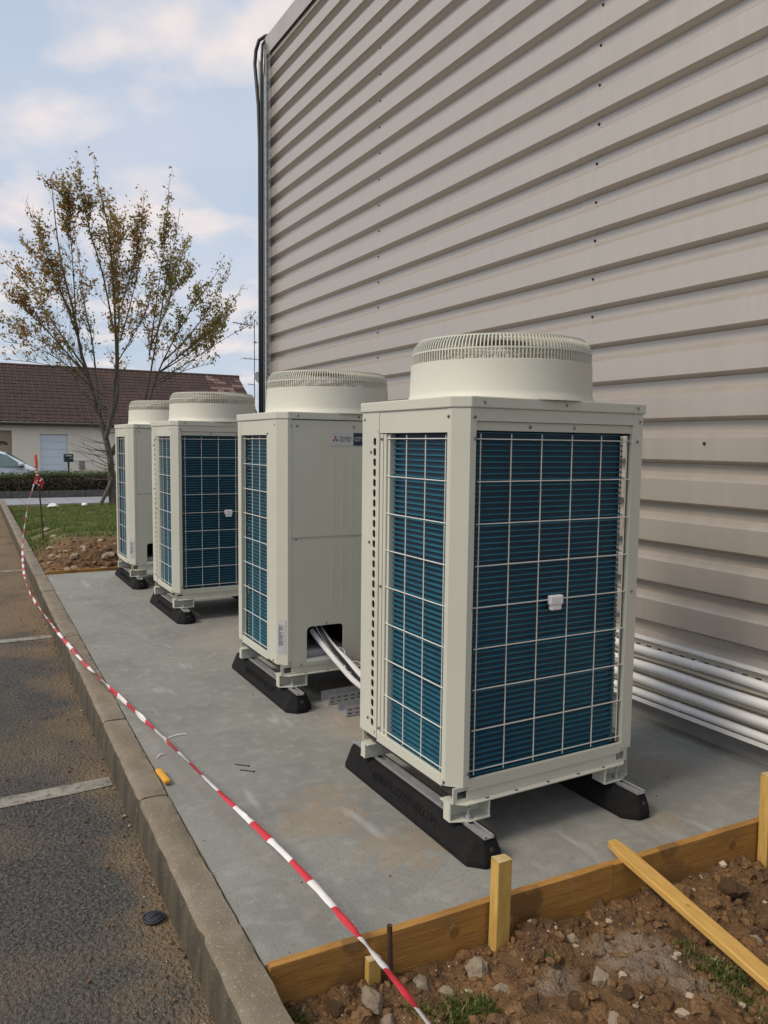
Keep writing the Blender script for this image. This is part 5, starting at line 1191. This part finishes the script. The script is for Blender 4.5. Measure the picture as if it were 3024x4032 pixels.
for (x, j) in cells:
    yy = e0 - 0.04 + step * j * cs; zz_ = ez + step * j * sn + 0.006 * rr.random(); jx = x + 0.006 * rr.random()
    if (x, j) in vis:
        link('roof_tile', tme2 if (x > 11.6 and j > 9 and rr.random() < 0.5) else tme, roof, (jx - HO.x, yy, zz_ - HO.z), (slope + rr.gauss(0, 0.012), 0, 0))
    else:
        rest.add([(v[0] + jx - HO.x, yy + v[1] * cs - v[2] * sn, zz_ - HO.z + v[1] * sn + v[2] * cs) for v in tg.v], tg.f, 1 if (x > 11.4 and j > 9 and rr.random() < 0.4) else 0)
tag(rest.build('roof_tiles', ['roof_tile', 'roof_tile_lichen'], roof, fix=False), kind='stuff')
m = MB(); m.tube([(-8.4 - HO.x, r0y, rz_ - HO.z + 0.02), (13.45 - HO.x, r0y, rz_ - HO.z + 0.02)], 0.10, 8); m.build('ridge', 'roof_tile', roof)
m = MB(); m.tube([(-8.4 - HO.x, e0 - 0.08, ez - HO.z - 0.06), (13.4 - HO.x, e0 - 0.08, ez - HO.z - 0.06)], 0.065, 8); m.build('gutter', 'gutter', hs, smooth=True)
m = MB(); m.box(*HB(-8.3, 13.4, e0, 0.0, 2.20, 2.24)); m.build('soffit', 'gutter', hs)
# antenna mast and dish beside the gable
an = empty('antenna_mast', (13.70, 40.0, -0.36)); tag(an, 'thin television antenna mast beside the house gable', 'antenna')
def ap(x, z, y=0.0): return (x - 13.70, y, z + 0.36)
MB().tube([ap(13.70, -0.36), ap(13.70, 8.4)], 0.025, 6).build('mast', 'mast', an)
q = MB(); q.tube([ap(12.45, 8.12), ap(13.75, 8.02)], 0.018, 5)
for i in range(9): q.tube([ap(12.5 + 0.13 * i, 8.11 - 0.01 * i, -0.16), ap(12.5 + 0.13 * i, 8.11 - 0.01 * i, 0.16)], 0.010, 4); q.tube([ap(12.5 + 0.13 * i, 8.11 - 0.01 * i - 0.05), ap(12.5 + 0.13 * i, 8.11 - 0.01 * i + 0.05)], 0.018, 4)
q.build('upper_aerial', 'mast', an)
q = MB(); q.tube([ap(13.02, 6.20), ap(14.2, 6.15)], 0.016, 5)
for i in range(4): q.tube([ap(13.05 + 0.3 * i, 6.2, -0.5), ap(13.05 + 0.3 * i, 6.2, 0.5)], 0.010, 4)
q.build('lower_aerial', 'mast', an)
q = MB(); q.tube([ap(13.6, 7.12), ap(14.2, 7.10)], 0.016, 5); q.tube([ap(13.78, 7.06), ap(13.78, 7.18)], 0.03, 5); q.tube([ap(14.0, 7.06), ap(14.0, 7.16)], 0.03, 5); q.build('middle_aerial', 'mast', an)
q = MB(); q.tube([ap(13.3, 4.78), ap(13.72, 4.76)], 0.02, 5); q.build('wall_bracket', 'mast', an)
ds = empty('satellite_dish', (13.83, 39.75, 5.12)); tag(ds, 'round grey satellite dish on the antenna mast', 'satellite dish')
q = MB(); q.lathe([(0, 0.0), (0.12, 0.012), (0.24, 0.045), (0.34, 0.09), (0.345, 0.085), (0.24, 0.035), (0.12, 0.0), (0, -0.012)], 28); q.build('reflector', 'dish', ds, smooth=True, rot=(PI / 2 - 0.25, 0, 0.35))
q = MB(); q.tube([(0.02, 0.0, -0.34), (0.05, -0.30, -0.12)], 0.014, 5); q.tube([(0.05, -0.33, -0.12), (0.05, -0.26, -0.10)], 0.035, 6); q.build('feed_arm', 'mast', ds)

# mailbox in front of the garage
mb = empty('mailbox', (2.14, 27.0, -0.36)); tag(mb, 'dark green mailbox on a post before the garage', 'mailbox')
m = MB(); m.box(-0.15, 0.15, -0.12, 0.12, 1.12, 1.40); m.build('box', 'mail_green', mb, bevel=0.015)
m = MB(); m.box(-0.10, 0.10, -0.124, -0.1195, 1.32, 1.36); m.build('slot_flap', 'label_paper', mb)
m = MB(); m.box(0.02, 0.14, -0.124, -0.1195, 1.24, 1.26); m.build('name_plate', 'label_paper', mb)
m = MB(); m.tube([(0, 0, 0), (0, 0, 1.12)], 0.03, 8); m.build('post', 'mail_green', mb)

# ------------------------------------------------------------------ parked car (faces +x)
car = empty('parked_car', (-0.36, 25.8, -0.30)); tag(car, 'white hatchback parked behind the hedge at left edge', 'car')
LX = [-2.30, -2.24, -2.05, -1.70, -1.20, -0.60, 0.0, 0.40, 0.75, 1.05, 1.32, 1.55, 1.70, 1.75]
BELT = [0.70, 0.86, 0.93, 0.95, 0.95, 0.94, 0.93, 0.92, 0.91, 0.90, 0.83, 0.74, 0.64, 0.52]
TOPZ = [0.72, 0.98, 1.26, 1.42, 1.50, 1.53, 1.52, 1.44, 1.26, 1.01, 0.88, 0.79, 0.68, 0.55]
HWd = [0.62, 0.76, 0.83, 0.87, 0.88, 0.88, 0.88, 0.88, 0.88, 0.87, 0.85, 0.80, 0.70, 0.55]
RWd = [0.55, 0.60, 0.60, 0.61, 0.62, 0.62, 0.61, 0.61, 0.64, 0.74, 0.74, 0.68, 0.58, 0.45]
BOT = [0.40, 0.30, 0.24, 0.20, 0.20, 0.20, 0.20, 0.20, 0.20, 0.20, 0.22, 0.24, 0.28, 0.36]
m = MB(); vs = []; k_ = 10
for i, x in enumerate(LX):
    b, t, hw, rw, bt = BELT[i], TOPZ[i], HWd[i], RWd[i], BOT[i]
    half = [(0.0, bt), (hw * 0.9, bt), (hw, bt + 0.16), (hw, (bt + b) / 2 + 0.05), (hw * 0.985, b), (rw + (hw - rw) * 0.25, b + (t - b) * 0.7), (rw * 0.9, t - 0.012), (0.0, t)]
    ring_ = [(x, -y, z) for y, z in half] + [(x, y, z) for y, z in reversed(half[1:-1])]
    vs += ring_; k_ = len(ring_)
m.add(vs, [(i * k_ + j, i * k_ + (j + 1) % k_, (i + 1) * k_ + (j + 1) % k_, (i + 1) * k_ + j) for i in range(len(LX) - 1) for j in range(k_)] + [tuple(range(k_ - 1, -1, -1)), tuple((len(LX) - 1) * k_ + j for j in range(k_))])
o = m.build('body', 'car_white', car, smooth=35); sb = o.modifiers.new('s', 'SUBSURF'); sb.levels = 1; sb.render_levels = 2
def side_pane(pts, name='side_window', mt='car_glass', yy=0.775):
    for s_ in (-1, 1):
        q = MB(); n_ = len(pts)
        a = [(x, s_ * (0.897 - 0.30 * max(0.0, (z - 0.93)) / 0.5), z) for x, z in pts]
        q.add(a + [(x, y - s_ * 0.03, z) for x, y, z in a], [tuple(range(n_)), tuple(range(2 * n_ - 1, n_ - 1, -1))] + [(i, (i + 1) % n_, n_ + (i + 1) % n_, n_ + i) for i in range(n_)]); q.build(name, mt, car)
side_pane([(-0.10, 0.97), (0.90, 0.965), (0.76, 1.09), (0.44, 1.33), (0.12, 1.42), (-0.10, 1.435)])
side_pane([(-0.18, 0.97), (-0.18, 1.435), (-0.60, 1.44), (-1.10, 1.41), (-1.22, 0.98)])
side_pane([(-1.30, 0.98), (-1.18, 1.40), (-1.55, 1.34), (-1.90, 1.03)])
q = MB(); q.add([(1.0, -0.68, 1.06), (1.0, 0.68, 1.06), (0.46, 0.56, 1.44), (0.46, -0.56, 1.44), (0.97, -0.68, 1.03), (0.97, 0.68, 1.03), (0.43, 0.56, 1.41), (0.43, -0.56, 1.41)], [(0, 1, 2, 3), (7, 6, 5, 4), (0, 4, 5, 1), (1, 5, 6, 2), (2, 6, 7, 3), (3, 7, 4, 0)]); q.build('windscreen', 'car_glass', car)
for s_ in (-1, 1):
    q = MB(); q.box(0.74, 0.92, s_ * 0.99 - 0.09, s_ * 0.99 + 0.09, 0.98, 1.10); mr_ = q.build('wing_mirror', 'car_white', car, bevel=0.04)
    q = MB(); q.box(0.76, 0.92, s_ * 0.985 - 0.10, s_ * 0.985 + 0.095, 0.945, 0.979); q.build('mirror_base', 'black_plastic', mr_, bevel=0.01)
    q = MB(); q.box(1.52, 1.66, s_ * 0.66 - 0.10, s_ * 0.66 + 0.10, 0.62, 0.74); q.build('headlight', 'glass_dark', car, bevel=0.03)
    q = MB(); q.box(-0.05, 0.13, s_ * 0.895 - 0.012, s_ * 0.895 + 0.012, 0.83, 0.855); q.build('door_handle', 'car_white', car, bevel=0.008)
    for xw in (-1.50, 1.22):
        q = MB(); q.lathe([(0.0, -0.10), (0.20, -0.10), (0.31, -0.09), (0.325, -0.05), (0.325, 0.06), (0.31, 0.10), (0.20, 0.11), (0.0, 0.09)], 28); wl = q.build('wheel', 'tyre', car, smooth=40, loc=(xw, s_ * 0.80, 0.325), rot=(-s_ * PI / 2, 0, 0))
        q = MB(); q.lathe([(0, 0.125), (0.05, 0.125), (0.06, 0.108), (0.18, 0.112), (0.205, 0.125), (0.21, 0.11)], 20); q.build('rim', 'galv', wl, smooth=40)
        q = MB(); pts = [(0.37 * math.cos(R(10 * i)), 0.37 * math.sin(R(10 * i))) for i in range(19)] + [(0.325 * math.cos(R(180 - 10 * i)), 0.325 * math.sin(R(180 - 10 * i))) for i in range(19)]
        for i in range(18):
            a, b, c_, d_ = pts[i], pts[i + 1], pts[36 - i], pts[37 - i]; y_ = s_ * 0.895
            q.add([(a[0], y_, a[1]), (b[0], y_, b[1]), (c_[0], y_, c_[1]), (d_[0], y_, d_[1])], [(0, 1, 2, 3)])
        q.build('wheel_arch', 'black_plastic', car, loc=(xw, 0, 0.325))
